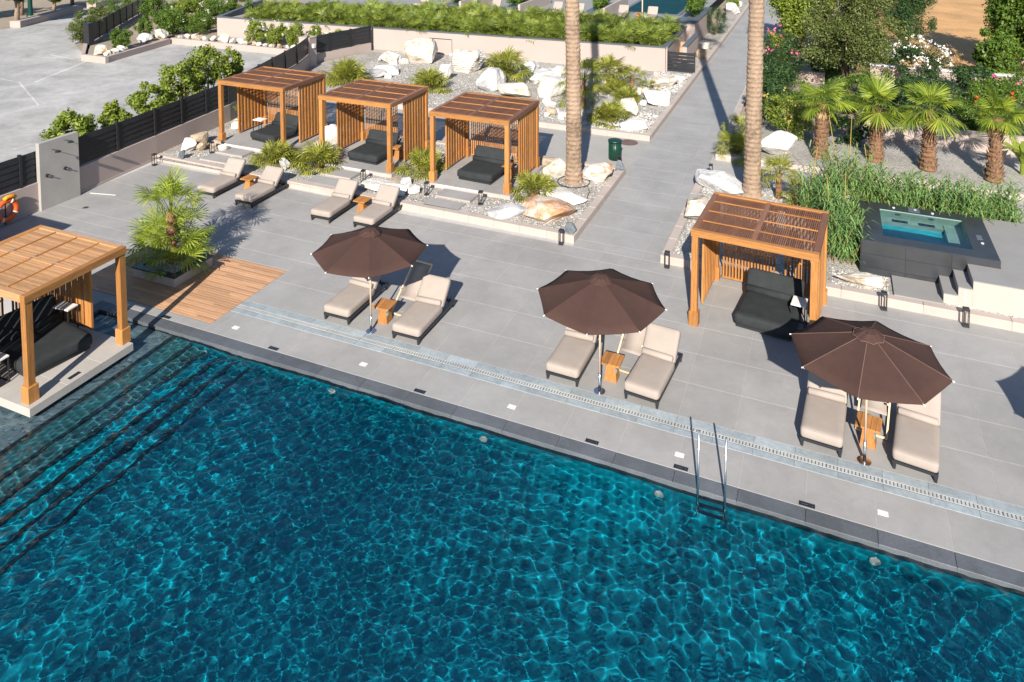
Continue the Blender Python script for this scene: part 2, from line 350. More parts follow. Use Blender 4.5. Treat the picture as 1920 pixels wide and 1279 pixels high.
tr = sheet('terrace', [(-14.85, 14.38), (10, 14.38), (10, 22.9), (-14.85, 22.9)], .002, M_GROUT)
tiles(tr, -14.85, 9., 14.405, 15.39, ox=-14.6, oy=14.405, th=.985)
tiles(tr, -14.85, 9., 15.98, 22.62, ox=-14.85, oy=15.98)
tl = sheet('shower_terrace', [(-26, 10.6), (-18.2, 10.6), (-18.2, 14.38), (-14.85, 14.38), (-14.85, 23.3), (-26.6, 23.3)], .002, M_GROUT)
tiles(tl, -26, -14.85, 17.76, 22.88, ox=-14.85, oy=15.98)
tiles(tl, -26, -20.1, 13.4, 17.76, ox=-14.85, oy=15.98)
tiles(tl, -20.1, -18.56, 13.1, 14.70, ox=-14.6, oy=14.405)
tiles(tl, -18.56, -14.85, 14.405, 14.70, ox=-14.6, oy=14.405)
wk = sheet('walkway', [(-7.6, 22.9), (-4.4, 22.9), (-4.4, 95), (-7.6, 95)], .001, M_GROUT)
cnt = [0]; tiles(wk, -7.5, -4.55, 22.62, 90, ox=-14.85, oy=15.98, cap=150, cnt=cnt)
# coping of the pool, stone by stone
cp = thing('pool_coping', 'dark slate coping stones edging the long side of the pool', 'coping')
x = -18.2
cst = MB().box(-.597, .597, -.17, .175, -.22, 0, .006).mesh('coping_stone', M_COPING)
while x < 9: obj('coping_stone', cst, cp, (x+.6, 14.22, .009)); x += 1.2
for y in (13.1, 13.75): MB().box(-.17, .17, -.32, .325, -.22, 0, .006).build('coping_stone', M_COPING, cp, loc=(-18.37, y+.32, .009))
# drain channel
dr = thing('drain_channel', 'long slotted drain between two rows of blue grey stone along the pool terrace', 'drain')
st_f = MB().box(-.397, .397, -.105, .105, -.02, 0, .002).mesh('edge_stone', M_DRAINSTONE)
st_n = MB().box(-.397, .397, -.09, .09, -.02, 0, .002).mesh('edge_stone', M_DRAINSTONE)
gm = MB()
for k in range(15): gm.box(-.497+k*.0662, -.497+k*.0662+.045, -.055, .055, -.02, 0)
gm.box(-.498, .498, -.072, -.056, -.02, .002); gm.box(-.498, .498, .056, .072, -.02, .002)
gme = gm.mesh('grate', M_GRATE)
x = -14.85
while x < 9: obj('edge_stone', st_f, dr, (x+.4, 15.87, .008)); obj('edge_stone', st_n, dr, (x+.4, 15.49, .008)); x += .8
x = -14.85
while x < 9: obj('grate', gme, dr, (x+.5, 15.672, .0095)); x += 1.
sheet('channel_bed', [(-14.85, 15.40), (9, 15.40), (9, 15.98), (-14.85, 15.98)], .0038, M_CAP, parent=dr)
# timber deck, board by board
dk = thing('timber_deck', 'flat teak board deck set into the grey tiles around the palm planter', 'deck', (0, 0, 0))
rng = random.Random(4); y = 14.72; k = 0
while y < 17.72:
    x = -20.05; first = True
    while x < -14.9:
        ln = min(-14.87-x, rng.uniform(.6, 1.9) if first else rng.uniform(1.4, 2.2)); first = False
        if -14.87-x-ln < .3: ln = -14.87-x
        MB().box(-ln/2+.003, ln/2-.003, -.047, .047, -.025, 0, .003).build('board', deckwood('x'), dk, loc=(x+ln/2, y+.05, .012))
        x += ln
    y += .1
sheet('joist_shadow_gap', [(-20.08, 14.7), (-14.86, 14.7), (-14.86, 17.75), (-20.08, 17.75)], .0042, M_BARK, parent=dk)

# ------------------------------------------------------------------ planting beds with kerbs
def kerb_run(parent, p, q, w=.28, h=.25, side=1, mat=None):
    p = Vector((*p, 0)); q = Vector((*q, 0)); d = (q-p); L = d.length; d.normalize(); ang = math.atan2(d.y, d.x); n = max(1, round(L/1.0))
    me = MB().box(-L/n/2+.003, L/n/2-.003, 0, w*side, -.03, h, .012) if side > 0 else MB().box(-L/n/2+.003, L/n/2-.003, w*side, 0, -.03, h, .012)
    me = me.mesh('kerb_stone', mat or M_BEIGE_CAP)
    for i in range(n): c = p+d*(L*(i+.5)/n); obj('kerb_stone', me, parent, (c.x, c.y, 0), (0, 0, ang))
def bed(name, poly, z, mat, kerbs, kmat=None, **kw):
    o = sheet(name, poly, z, mat)
    for p, q, s in kerbs: kerb_run(o, p, q, side=s, mat=kmat, **kw)
    return o
bedA = bed('gravel_bed_pergolas', [(-26.4, 22.95), (-7.6, 22.95), (-7.6, 29.4), (-27.2, 29.4)], .2, M_GRAVEL,
           [((-26.25, 23.15), (-20.0, 23.0), 1), ((-20.0, 23.0), (-7.5, 22.82), 1), ((-7.5, 23.1), (-7.5, 29.5), 1), ((-7.8, 29.5), (-27., 29.5), 1)])
bedB = bed('gravel_bed_rock_garden', [(-28.6, 33.9), (-7.6, 33.9), (-7.6, 90), (-8.6, 90), (-9.2, 47.), (-29.7, 45.4), (-30.9, 39.4)], .2, M_GRAVEL,
           [((-28.4, 33.78), (-7.5, 33.78), 1), ((-7.5, 34.06), (-7.5, 90), 1)])
bedC = bed('gravel_bed_hot_tub', [(-4.6, 22.7), (8.5, 22.7), (8.5, 27.5), (6., 29.7), (-4.6, 29.7)], .2, M_GRAVEL,
           [((-4.65, 22.62), (8.6, 22.55), 1), ((-4.65, 29.85), (-4.65, 22.9), 1)])
bedD = bed('gravel_bed_fan_palms', [(-4.35, 32.6), (13, 32.6), (13, 37.6), (-4.35, 37.6)], .2, M_GRAVEL_D,
           [((-4.4, 32.5), (13, 32.5), 1), ((-4.4, 95), (-4.4, 32.78), 1)])
tag(sheet('soil_strip', [(-4.3, 37.5), (13, 37.5), (13, 52), (-4.3, 52)], .16, M_GROUND), kind='structure')
sheet('soil_strip_far', [(-4.3, 52), (1.5, 52), (1.5, 95), (-4.3, 95)], .15, M_GROUND)
sheet('dry_field', [(1.5, 50), (60, 50), (60, 140), (1.5, 140)], .17, M_DRY)
sheet('service_path', [(-27.5, 29.45), (-7.5, 29.45), (-7.5, 33.8), (-28.9, 33.8)], .003, M_TILE_U)
sheet('service_path_right', [(-4.55, 29.7), (14, 29.7), (14, 32.6), (-4.55, 32.6)], .003, M_TILE_U)
# loose stones on the gravel: uncounted
def pebbles(name, n, pts, r0, r1, mat, seed, z=.2, parent=None, label=None):
    rng = np.random.default_rng(seed); t = np.array([(1, 0, 0), (-1, 0, 0), (0, 1, 0), (0, -1, 0), (0, 0, 1), (0, 0, -1)], float)
    tf = np.array([(0, 2, 4), (2, 1, 4), (1, 3, 4), (3, 0, 4), (2, 0, 5), (1, 2, 5), (3, 1, 5), (0, 3, 5)])
    P = pts(rng, n); s = rng.uniform(r0, r1, (len(P), 1, 1))*rng.uniform(.6, 1.3, (len(P), 1, 3))*np.array([1, 1, .6])
    a = rng.uniform(0, 6.28, len(P)); c, si = np.cos(a), np.sin(a)
    V = t[None]*s; V = np.stack([V[..., 0]*c[:, None]-V[..., 1]*si[:, None], V[..., 0]*si[:, None]+V[..., 1]*c[:, None], V[..., 2]], -1)
    V += rng.normal(0, .12, V.shape)*s; V[..., 0] += P[:, :1]; V[..., 1] += P[:, 1:2]; V[..., 2] += z
    F = tf[None]+6*np.arange(len(P))[:, None, None]
    o = obj(name, newmesh(name, V, F.reshape(-1, 3), mat), parent); tag(o, label, None, None, 'stuff'); return o
def rect(x0, x1, y0, y1): return lambda rng, n: np.stack([rng.uniform(x0, x1, n), rng.uniform(y0, y1, n)], 1)
def rects(*rs):
    def f(rng, n):
        A = np.array([(r[1]-r[0])*(r[3]-r[2]) for r in rs]); A = A/A.sum()
        return np.concatenate([rect(*r)(rng, int(n*a)) for r, a in zip(rs, A)])
    return f
M_PEB_W = leafmat('pale_pebble', (.22, .21, .195), (.58, .57, .545), 0., .8)
pebbles('gravel', 6500, rects((-26, -7.8, 23.15, 25.0), (-10.6, -7.8, 23.15, 29.2), (-26.5, -7.8, 28.2, 29.3)), .015, .045, M_PEB_W, 1)
pebbles('gravel', 12000, rect(-28, -7.8, 34.1, 45.2), .02, .055, M_PEB_W, 2)
pebbles('gravel', 2500, rects((-11.5, -7.8, 34.1, 37.5), (-10, -7.8, 42, 46.5)), .05, .11, M_PEB_W, 3)
pebbles('gravel', 5000, rects((-4.3, -3.2, 23, 29.5), (.2, 1.7, 22.9, 24.), (-4.3, 1, 27.5, 29.6)), .015, .045, M_PEB_W, 4)
pebbles('gravel', 900, rect(3.05, 8.4, 22.82, 22.96), .02, .05, M_PEB_W, 5, z=.22)

# ------------------------------------------------------------------ walls
def wallseg(parent, p, q, t, z0, z1, mat, name='wall_panel'):
    p = Vector((*p, 0)); q = Vector((*q, 0)); d = q-p; L = d.length; c = (p+q)/2
    return MB().box(-L/2, L/2, -t/2, t/2, z0, z1).build(name, mat, parent, loc=(c.x, c.y, 0), rot=(0, 0, math.atan2(d.y, d.x)))
def fence(label, pts, wall_h, top, step=1.86, nb=5, wall=True, mat=None, lname='boundary_fence'):
    t = thing(lname, label, 'fence', (pts[0][0], pts[0][1], 0)); base = Vector((pts[0][0], pts[0][1], 0))
    bh = (top-wall_h-.06)/nb
    for (ax, ay), (bx, by) in zip(pts, pts[1:]):
        a = Vector((ax, ay, 0)); b = Vector((bx, by, 0)); d = b-a; L = d.length; d.normalize(); ang = math.atan2(d.y, d.x); n = max(1, round(L/step)); w = L/n
        pm = MB().box(-.045, .045, -.06, .06, wall_h-.02, top+.03).mesh('post', M_BLACKWOOD)
        bmesh_ = MB()
        bmesh_.add([(-w/2+.05, -.03, 0), (w/2-.05, -.03, 0), (w/2-.05, .0, bh*.93), (-w/2+.05, .0, bh*.93), (-w/2+.05, .0, 0), (w/2-.05, .0, 0), (w/2-.05, .03, bh*.93), (-w/2+.05, .03, bh*.93)],
                   [(3, 2, 1, 0), (4, 5, 6, 7), (0, 1, 5, 4), (1, 2, 6, 5), (2, 3, 7, 6), (3, 0, 4, 7)])
        bm_ = bmesh_.mesh('board', M_BLACKWOOD)
        for i in range(n+1): c = a+d*(w*i)-base; obj('post', pm, t, c, (0, 0, ang))
        for i in range(n):
            c = a+d*(w*(i+.5))-base
            for k in range(nb): obj('board', bm_, t, (c.x, c.y, wall_h+.05+k*bh), (0, 0, ang))
        if wall:
            c = (a+b)/2-base
            MB().box(-L/2, L/2, -.1, .1, -.03, wall_h).build('base_wall', M_BEIGE, t, loc=c, rot=(0, 0, ang))
            MB().box(-L/2, L/2, .1, .118, -.03, .09).build('skirting', M_BEIGE_CAP, t, loc=c, rot=(0, 0, ang+math.pi))
    return t
fence('long black slatted fence on a beige wall between the terrace and the parking area', [(-25.98, 11.), (-26.02, 19.3), (-26.42, 23.3), (-27.0, 28.2), (-29.6, 36.6), (-30.7, 39.1)], 1.02, 2.17)
f2 = fence('short black fence on a sloping beige wall running up to the planter wall', [(-31.2, 39.7), (-29.9, 44.9)], .75, 1.98, nb=5)
fence('black fence with square end post at the tip of the car park planter', [(-49.6, 38.5), (-54., 44.6), (-60, 53.3)], .42, 1.75, nb=4, mat=None)
t = thing('end_post', 'broad dark square post ending the black fence in the car park planter', 'post', (-49.5, 38.2, 0)); MB().box(-.28, .28, -.2, .2, 0, 1.85, .02).build('post_shaft', M_BLACKWOOD, t); MB().box(-.3, .3, -.22, .22, 1.85, 1.9, .01).build('post_cap', M_METAL, t)
t = thing('fence_pillar', 'beige square pillar joining two runs of black fence behind the leftmost rear pergola', 'pillar', (-30.95, 39.35, 0)); MB().box(-.42, .42, -.35, .35, 0, 2.05).build('pillar_shaft', M_BEIGE, t); MB().box(-.44, .44, -.37, .37, 2.05, 2.09).build('pillar_cap', M_BEIGE_CAP, t); MB().box(.42, .55, -.1, .1, 1.4, 1.65, .02).build('wall_box', M_WHITE, t)
# planter wall at the back
WZ = 1.72
t = thing('planter_wall', 'long low beige wall with dark cap holding the palm hedge at the back', 'wall')
WA, WBp = (-43.6, 44.7), (-9.45, 46.7)
wallseg(t, WA, WBp, .25, -.03, WZ, M_BEIGE)
wallseg(t, (WA[0]-.03, WA[1]-.02), (WBp[0]+.05, WBp[1]-.02), .34, WZ, WZ+.05, M_CAP, 'wall_cap')
wallseg(t, (-43.6, 44.83), (-46.8, 53.2), .25, -.03, WZ, M_BEIGE, 'return_wall'); wallseg(t, (-43.6, 44.9), (-46.8, 53.2), .36, WZ, WZ+.05, M_CAP, 'wall_cap')
wallseg(t, (-9.5, 46.85), (-9.7, 54.6), .25, -.03, WZ, M_BEIGE, 'return_wall'); wallseg(t, (-9.5, 46.9), (-9.7, 54.6), .36, WZ, WZ+.05, M_CAP, 'wall_cap')
pm = MB().tube([(-23.83, 45.6, .35), (-23.83, 45.6, 1.35), (-25.75, 45.5, 1.35), (-25.75, 45.5, .95)], .03, 6).build('downpipe', M_BEIGE_CAP, t)
MB().box(-23.92, -23.74, 45.45, 45.7, .2, .36).build('pipe_box', M_WHITE, t)
sheet('planter_soil', [(-43.5, 44.9), (-9.6, 46.9), (-9.8, 54.5), (-44, 53)], 1.5, M_GROUND)
t = thing('slatted_gate', 'small dark slatted gate at the right end of the planter wall', 'gate', (-8.55, 46.95, 0))
for xx in (-.84, .84): MB().box(xx-.04, xx+.04, -.05, .05, .1, 1.5).build('post', M_METAL, t)
for k in range(6): MB().box(-.8, .8, -.02, .02, .18+k*.215, .18+k*.215+.18).build('slat', M_METAL, t)
t = thing('gate_pillar', 'narrow beige wall with dark cap beside the slatted gate', 'wall', (-8.55, 50.4, 0)); MB().box(-.14, .14, -2.2, 2.4, 0, 1.55).build('wall_panel', M_BEIGE, t); MB().box(-.18, .18, -2.24, 2.44, 1.55, 1.6).build('wall_cap', M_CAP, t)
t = thing('timber_steps', 'pale timber steps behind the slatted gate', 'steps', (-9.25, 51.4, 0))
for k in range(3): MB().box(-.45, .45, k*.34, k*.34+.34, 0, .45+k*.3).build('step', deckwood('x'), t)
# walls on the right-hand side
t = thing('low_garden_wall', 'low beige garden wall behind the fan palms', 'wall', (2.2, 37.6, 0)); MB().box(-1, 11, -.12, .12, 0, .95).build('wall_panel', M_BEIGE, t); MB().box(-1.02, 11, -.15, .15, .95, .99).build('wall_cap', M_BEIGE_CAP, t)
t = thing('upper_garden_wall', 'beige garden wall with white coping behind the white flowering shrub', 'wall', (3.2, 49.9, 0)); MB().box(-1, 12, -.12, .12, 0, 1.0).build('wall_panel', M_BEIGE, t); MB().box(-1.03, 12, -.2, .2, 1.0, 1.07).build('wall_cap', M_WHITE, t)
t = thing('side_garden_wall', 'short beige wall running behind the dark oleander by the walkway', 'wall', (-3.9, 47.5, 0)); MB().box(-.1, 3.6, -.12, .12, 0, .75).build('wall_panel', M_BEIGE, t); MB().box(-.12, 3.62, -.16, .16, .75, .8).build('wall_cap', M_BEIGE_CAP, t)
# ------------------------------------------------------------------ car park
pk = sheet('car_park', [(-27.2, 5), (-26.2, 19), (-27.2, 28.2), (-31.5, 40), (-31, 42), (-45.5, 42), (-46, 35.5), (-52, 39), (-66, 56), (-110, 60), (-110, 5)], -.008, M_CONCRETE)
lm = 0
for (a, b), w in zip([((-40.92, 36.58), (-41.66, 41.8)), ((-33.91, 26.82), (-34.26, 29.21)), ((-46.5, 29.84), (-44.68, 29.78)), ((-44.68, 29.78), (-38.91, 26.91)), ((-38.91, 26.91), (-38.75, 24.77)),
                    ((-43.8, 30.15), (-45.96, 35.2)), ((-50.13, 35.71), (-52.1, 40)), ((-38.33, 36.04), (-37.65, 41.57)), ((-59.8, 39.78), (-61.64, 45.76)), ((-33.2, 21.73), (-33.13, 22.54)), ((-62.7, 43.84), (-60.5, 43.66)),
                    ((-50.1, 34.9), (-46.2, 35.9)), ((-50.1, 35.7), (-46.4, 35.2)), ((-49.2, 34.95), (-49.0, 35.65)), ((-48.4, 35.1), (-48.2, 35.6)), ((-47.6, 35.2), (-47.4, 35.65)), ((-46.9, 35.3), (-46.7, 35.8))],
                   [.1, .1, .1, .1, .1, .22, .1, .1, .1, .1, .1, .12, .12, .14, .14, .14, .14]):
    p = Vector((*a, 0)); q = Vector((*b, 0)); d = (q-p).normalized(); n = Vector((-d.y, d.x, 0))*w/2; lm += 1; z = Vector((0, 0, -.004+lm*.0004))
    obj('painted_line', newmesh('painted_line', [p-n+z, q-n+z, q+n+z, p+n+z], [(0, 1, 2, 3)], M_PAINT), pk)
cpb = bed('car_park_planter', [(-46.3, 35.5), (-44.5, 35.5), (-45.6, 42.1), (-31.2, 42.15), (-31.2, 44), (-43.7, 44.6), (-47, 53.5), (-60, 53), (-49.8, 38.6)], .28, M_GROUND,
    [((-46.5, 35.25), (-44.25, 35.3), 1), ((-44.25, 35.3), (-45.45, 41.8), 1), ((-45.6, 41.95), (-31.2, 42.0), 1), ((-50.0, 38.2), (-46.5, 35.25), 1)], h=.42, w=.25, kmat=M_BEIGE)
t = thing('far_kerb', 'long beige kerb with trees behind at the far side of the car park', 'kerb', (0, 0, 0)); wallseg(t, (-62.9, 41.8), (-66., 50.), .9, 0, .55, M_BEIGE, 'kerb_wall')
t = thing('far_kerb', 'short beige kerb end beyond the gap at the far side of the car park', 'kerb', (0, 0, 0)); wallseg(t, (-66.2, 51.5), (-69.5, 60), .9, 0, .6, M_BEIGE, 'kerb_wall')
tag(sheet('verge', [(-63.2, 41.7), (-70, 60), (-120, 60), (-120, 20), (-80, 20)], .02, M_GROUND), kind='structure')
t = thing('lamp_post', 'green metal lamp post behind the far car park kerb', 'lamp post', (-66.6, 45.7, 0)); MB().tube([(0, 0, 0), (0, 0, .25), (0, 0, .3), (0, 0, 5)], [.35, .33, .2, .17], 10).build('shaft', M_GREENBIN, t, True); MB().tube([(0, 0, 4.9), (0, 0, 5.2)], .3, 10).build('lamp_head', M_WHITE, t)
# ------------------------------------------------------------------ upper terrace far behind
up = sheet('upper_terrace', [(-44, 53.), (-9.8, 54.5), (-9.8, 90), (-44, 90)], 1.42, M_PLAT)
# ------------------------------------------------------------------ pergolas
def pergola(label, loc, rz, w, d, h, roofmat, group='timber pergolas with slatted screens', bays=2, nslat=25, sw=.0135, crossbars=3):
    """local: front at -y (y=0), back at y=d, x from 0 to w"""
    t = thing('pergola', label, 'pergola', loc, rz, group)
    pt = .16
    pm = MB().box(-pt/2, pt/2, -pt/2, pt/2, .36, h-.16).mesh('post', teak('z'))
    fm = MB().box(-.12, .12, -.12, .12, 0, .38, .015).mesh('pedestal', teak('z'))
    for px in (pt/2+.02, w-pt/2-.02):
        for py in (pt/2+.02, d-pt/2-.02):
            p = obj('post', pm, t, (px, py, 0)); obj('pedestal', fm, p)
    MB().box(-w/2, w/2, 0, .15, -.17, 0, .008).build('beam', teak('x'), t, loc=(w/2, 0, h)); MB().box(-w/2, w/2, -.15, 0, -.17, 0, .008).build('beam', teak('x'), t, loc=(w/2, d, h))
    sm = MB().box(0, .15, -d/2+.152, d/2-.152, -.165, 0, .008).mesh('beam', roofmat('y'))
    obj('beam', sm, t, (0, d/2, h)); obj('beam', sm, t, (w-.15, d/2, h))
    MB().box(-.06, .06, -d/2+.152, d/2-.152, -.13, -.004).build('beam', roofmat('y'), t, loc=(w/2, d/2, h))
    # roof slats
    bw = (w-.3-.12)/2; slm = MB().box(-sw, sw, -d/2+.155, d/2-.155, -.055, -.018).mesh('roof_slat', roofmat('y'))
    for b in range(2):
        x0 = .15 if b == 0 else w/2+.06
        for i in range(nslat):
            obj('roof_slat', slm, t, (x0+bw*(i+.5)/nslat, d/2, h), (0, 0, 0))
        for k in range(1, crossbars+1):
            MB().box(-bw/2, bw/2, -.016, .016, -.017, .006).build('cross_bar', teak('x'), t, loc=(x0+bw/2, d*k/(crossbars+1), h))
            MB().box(-.03, .03, -.02, .02, .0, .012).build('bracket', M_STEEL, t, loc=(x0+(bw-.0 if b == 0 else 0), d*k/(crossbars+1), h))
    # side screens over the rear part, back screens in two panels
    zs0, zs1 = .08, h-.19; ns = 15; y0 = d*.40; y1 = d-.2
    sl = MB().box(-.012, .012, -.046, .046, zs0, zs1).mesh('screen_slat', teak('z'))
    slb = MB().box(-.024, .024, -.012, .012, zs0, zs1).mesh('screen_slat', teak('z'))
    for xx in (.09, w-.09):
        s = obj('side_screen', MB().box(-.022, .022, y0, y1, zs0, zs0+.05).box(-.022, .022, y0, y1, zs1-.05, zs1).box(-.03, .03, y0-.06, y0-.001, zs0-.02, zs1).box(-.012, .012, y0, y1, 1.2, 1.24).mesh('side_screen', teak('z')), t, (xx, 0, 0))
        for i in range(ns): obj('screen_slat', sl, s, (.016 if i % 2 else -.002, y0+(y1-y0)*(i+.5)/ns, 0))
    for a, b in ((.28, w*.57), (w*.64, w-.24)):
        s = obj('back_screen', MB().box(a, b, -.02, .02, zs0, zs0+.05).box(a, b, -.02, .02, zs1-.05, zs1).box(a, b, -.013, .013, .95, .99).mesh('back_screen', teak('x')), t, (0, d-.09, 0))
        n = max(2, round((b-a)/.088))
        for i in range(n): obj('screen_slat', slb, s, (a+(b-a)*(i+.5)/n, -.015, 0))
    return t
def daybed(label, loc, rz, w=1.5, l=2.0, group='black double daybeds', rec=1.05):
    """foot at -y, head at +y; origin at foot centre on the floor"""
    t = thing('daybed', label, 'daybed', loc, rz, group)
    MB().box(-w/2+.06, w/2-.06, .08, l-.1, .03, .1).build('frame', M_METAL, t)
    P, F = cushion(w, l*.70, .30, .10, 8); obj('mattress', newmesh('mattress', P, F, M_BLACKF, True), t, (0, l*.35, .10))
    P, F = cushion(w, l*.40, .22, .09, 8); obj('backrest', newmesh('backrest', P, F, M_BLACKF, True), t, (0, l*.70+.15, .47), (rec, 0, 0))
    m = MB().tube([(-w/2+.04, 0, 0), (w/2-.04, 0, 0)], .10, 12).build('bolster', M_BLACKF, t, True, loc=(0, l*.66, .46))
    sb = MB()
    for xx in (-w/2+.15, w/2-.15): sb.bar((xx, l*.7, .06), (xx, l*.98, .55), .04, .04)
    sb.build('support', M_METAL, t)
    return t
def metal_table(label, loc, rz, w=.38, d=.5, h=.62):
    t = thing('side_table', label, 'side table', loc, rz, 'metal side tables')
    MB().box(-w/2, w/2, -d/2, d/2, h, h+.035, .004).build('table_top', M_WHITE, t)
    for xx in (-w/2+.015, w/2-.015):
        for yy in (-d/2+.015, d/2-.015): MB().box(xx-.013, xx+.013, yy-.013, yy+.013, .027, h).build('leg', M_METAL, t)
    b = MB()
    for yy in (-d/2+.015, d/2-.015): b.box(-w/2, w/2, yy-.013, yy+.013, 0, .026)
    for xx in (-w/2+.015, w/2-.015): b.box(xx-.013, xx+.013, -d/2+.03, d/2-.03, 0, .026)
    b.build('base_frame', M_METAL, t); return t
def teak_table(label, loc, rz, s=.46, tag_side=False):
    t = thing('teak_side_table', label, 'side table', loc, rz, 'teak side tables')
    w = s/5
    for i in range(5): MB().box(-s/2+i*w+.002, -s/2+(i+1)*w-.002, -s/2, s/2, .43, .47, .004).build('top_plank', teak('y'), t)
    a, c = .15, .095
    MB().add([(-a, -a, 0), (a, -a, 0), (a, a, 0), (-a, a, 0), (-c, -c, .43), (c, -c, .43), (c, c, .43), (-c, c, .43)], [(3, 2, 1, 0), (4, 5, 6, 7), (0, 1, 5, 4), (1, 2, 6, 5), (2, 3, 7, 6), (3, 0, 4, 7)]).build('pedestal', teak('z'), t)
    if tag_side:
        k = MB().box(.112, .125, -.12, -.03, .20, .40).build('number_tag', surf('teal_tag', (.02, .22, .30), .4, .05), t); MB().box(.1255, .128, -.115, -.035, .21, .29).build('tag_band', M_WHITE, k)
    return t
L_BODY = None
def lounger(label, loc, rz, rec=.92, group='beige padded sun loungers'):
    global L_BODY
    if L_BODY is not None:
        t = copy_tree(L_BODY); t.location = loc; t.rotation_euler = (0, 0, rz); tag(t, label, None, group)
        rg = random.Random(label)
        for c in t.children:
            if c.name.startswith('backrest'): c.rotation_euler.x += rg.uniform(-.12, .06)
            if c.name.startswith('bolster'): c.location.y += rg.uniform(-.04, .05); c.rotation_euler.z = rg.uniform(-.05, .05)
            if c.name.startswith('mattress'): c.rotation_euler.z = rg.uniform(-.012, .012)
        return t
    t = thing('sun_lounger', label, 'sun lounger', loc, rz, group); w = .80; L_BODY = t
    b = MB().box(-.40, .40, .02, .07, .13, .19).box(-.40, -.35, .07, 2.0, .13, .19).box(.35, .40, .07, 2.0, .13, .19).box(-.35, .35, 1.95, 2.0, .13, .19)
    b.build('frame', M_METAL, t)
    lg = MB().add([(-.025, -.025, 0), (.02, -.025, 0), (.02, .02, 0), (-.025, .02, 0), (-.035, -.035, .13), (.035, -.035, .13), (.035, .035, .13), (-.035, .035, .13)], [(3, 2, 1, 0), (4, 5, 6, 7), (0, 1, 5, 4), (1, 2, 6, 5), (2, 3, 7, 6), (3, 0, 4, 7)]).mesh('leg', M_METAL)
    for xx in (-.36, .36):
        for yy in (.06, 1.95): obj('leg', lg, t, (xx, yy, 0))
    P, F = cushion(w+.02, 1.33, .22, .075, 8, .015); mt = obj('mattress', newmesh('mattress', P, F, M_BEIGEF, True), t, (0, .66, .19))
    P, F = cushion(w+.02, .74, .19, .07, 8, .012); bk = obj('backrest', newmesh('backrest', P, F, M_BEIGEF, True), t, (0, 1.34, .27), (.86, 0, 0))
    # backrest origin at its lower edge
    for v in bk.data.vertices: v.co.y += .37
    ps = [(-w/2+.03, 0, 0), (-w/2+.05, 0, 0), (w/2-.05, 0, 0), (w/2-.03, 0, 0)]
    MB().tube(ps, [.05, .075, .075, .05], 12).build('bolster', M_BEIGEF, t, True, loc=(0, 1.20, .475))
    s = MB()
    for xx in (-.3, .3): s.bar((xx, 1.8, .18), (xx, 1.62, .62), .025, .025)
    s.build('prop', M_METAL, t)
    return t
def deckchair(label, loc, rz):
    t = thing('deckchair', label, 'deckchair', loc, rz, 'canvas deckchairs under the parasols')
    pw = wood('pale_wood_', PALE, 'y', .15)
    for xx in (-.29, .29):
        MB().bar((xx, .0, .03), (xx, 1.18, .98), .035, .04).build('long_rail', pw, t)
        MB().bar((xx*.9, 1.12, .03), (xx*.9, .42, .52), .03, .035).build('cross_rail', pw, t)
    MB().bar((-.29, .0, .04), (.29, .0, .04), .035, .035).build('front_bar', wood('pale_wood_', PALE, 'x', .15), t)
    MB().bar((-.29, 1.17, .97), (.29, 1.17, .97), .035, .035).build('top_bar', wood('pale_wood_', PALE, 'x', .15), t)
    MB().bar((-.27, 1.12, .04), (.27, 1.12, .04), .035, .035).build('rear_bar', wood('pale_wood_', PALE, 'x', .15), t)
    V = []; n = 9
    for i in range(n):
        u = i/(n-1); y = .36+(1.17-.36)*u; z = .30+(.98-.30)*u-.17*math.sin(math.pi*u)*(1-.3*u)
        V += [(-.25, y, z), (.25, y, z), (.25, y+.006, z-.008), (-.25, y+.006, z-.008)]
    F = []
    for i in range(n-1):
        a, c = 4*i, 4*i+4
        F += [(a, a+1, c+1, c), (a+1, a+2, c+2, c+1), (a+2, a+3, c+3, c+2), (a+3, a, c, c+3)]
    F += [(3, 2, 1, 0), (4*n-4, 4*n-3, 4*n-2, 4*n-1)]
    obj('canvas_seat', newmesh('canvas_seat', V, F, M_BEIGEF, True), t); return t
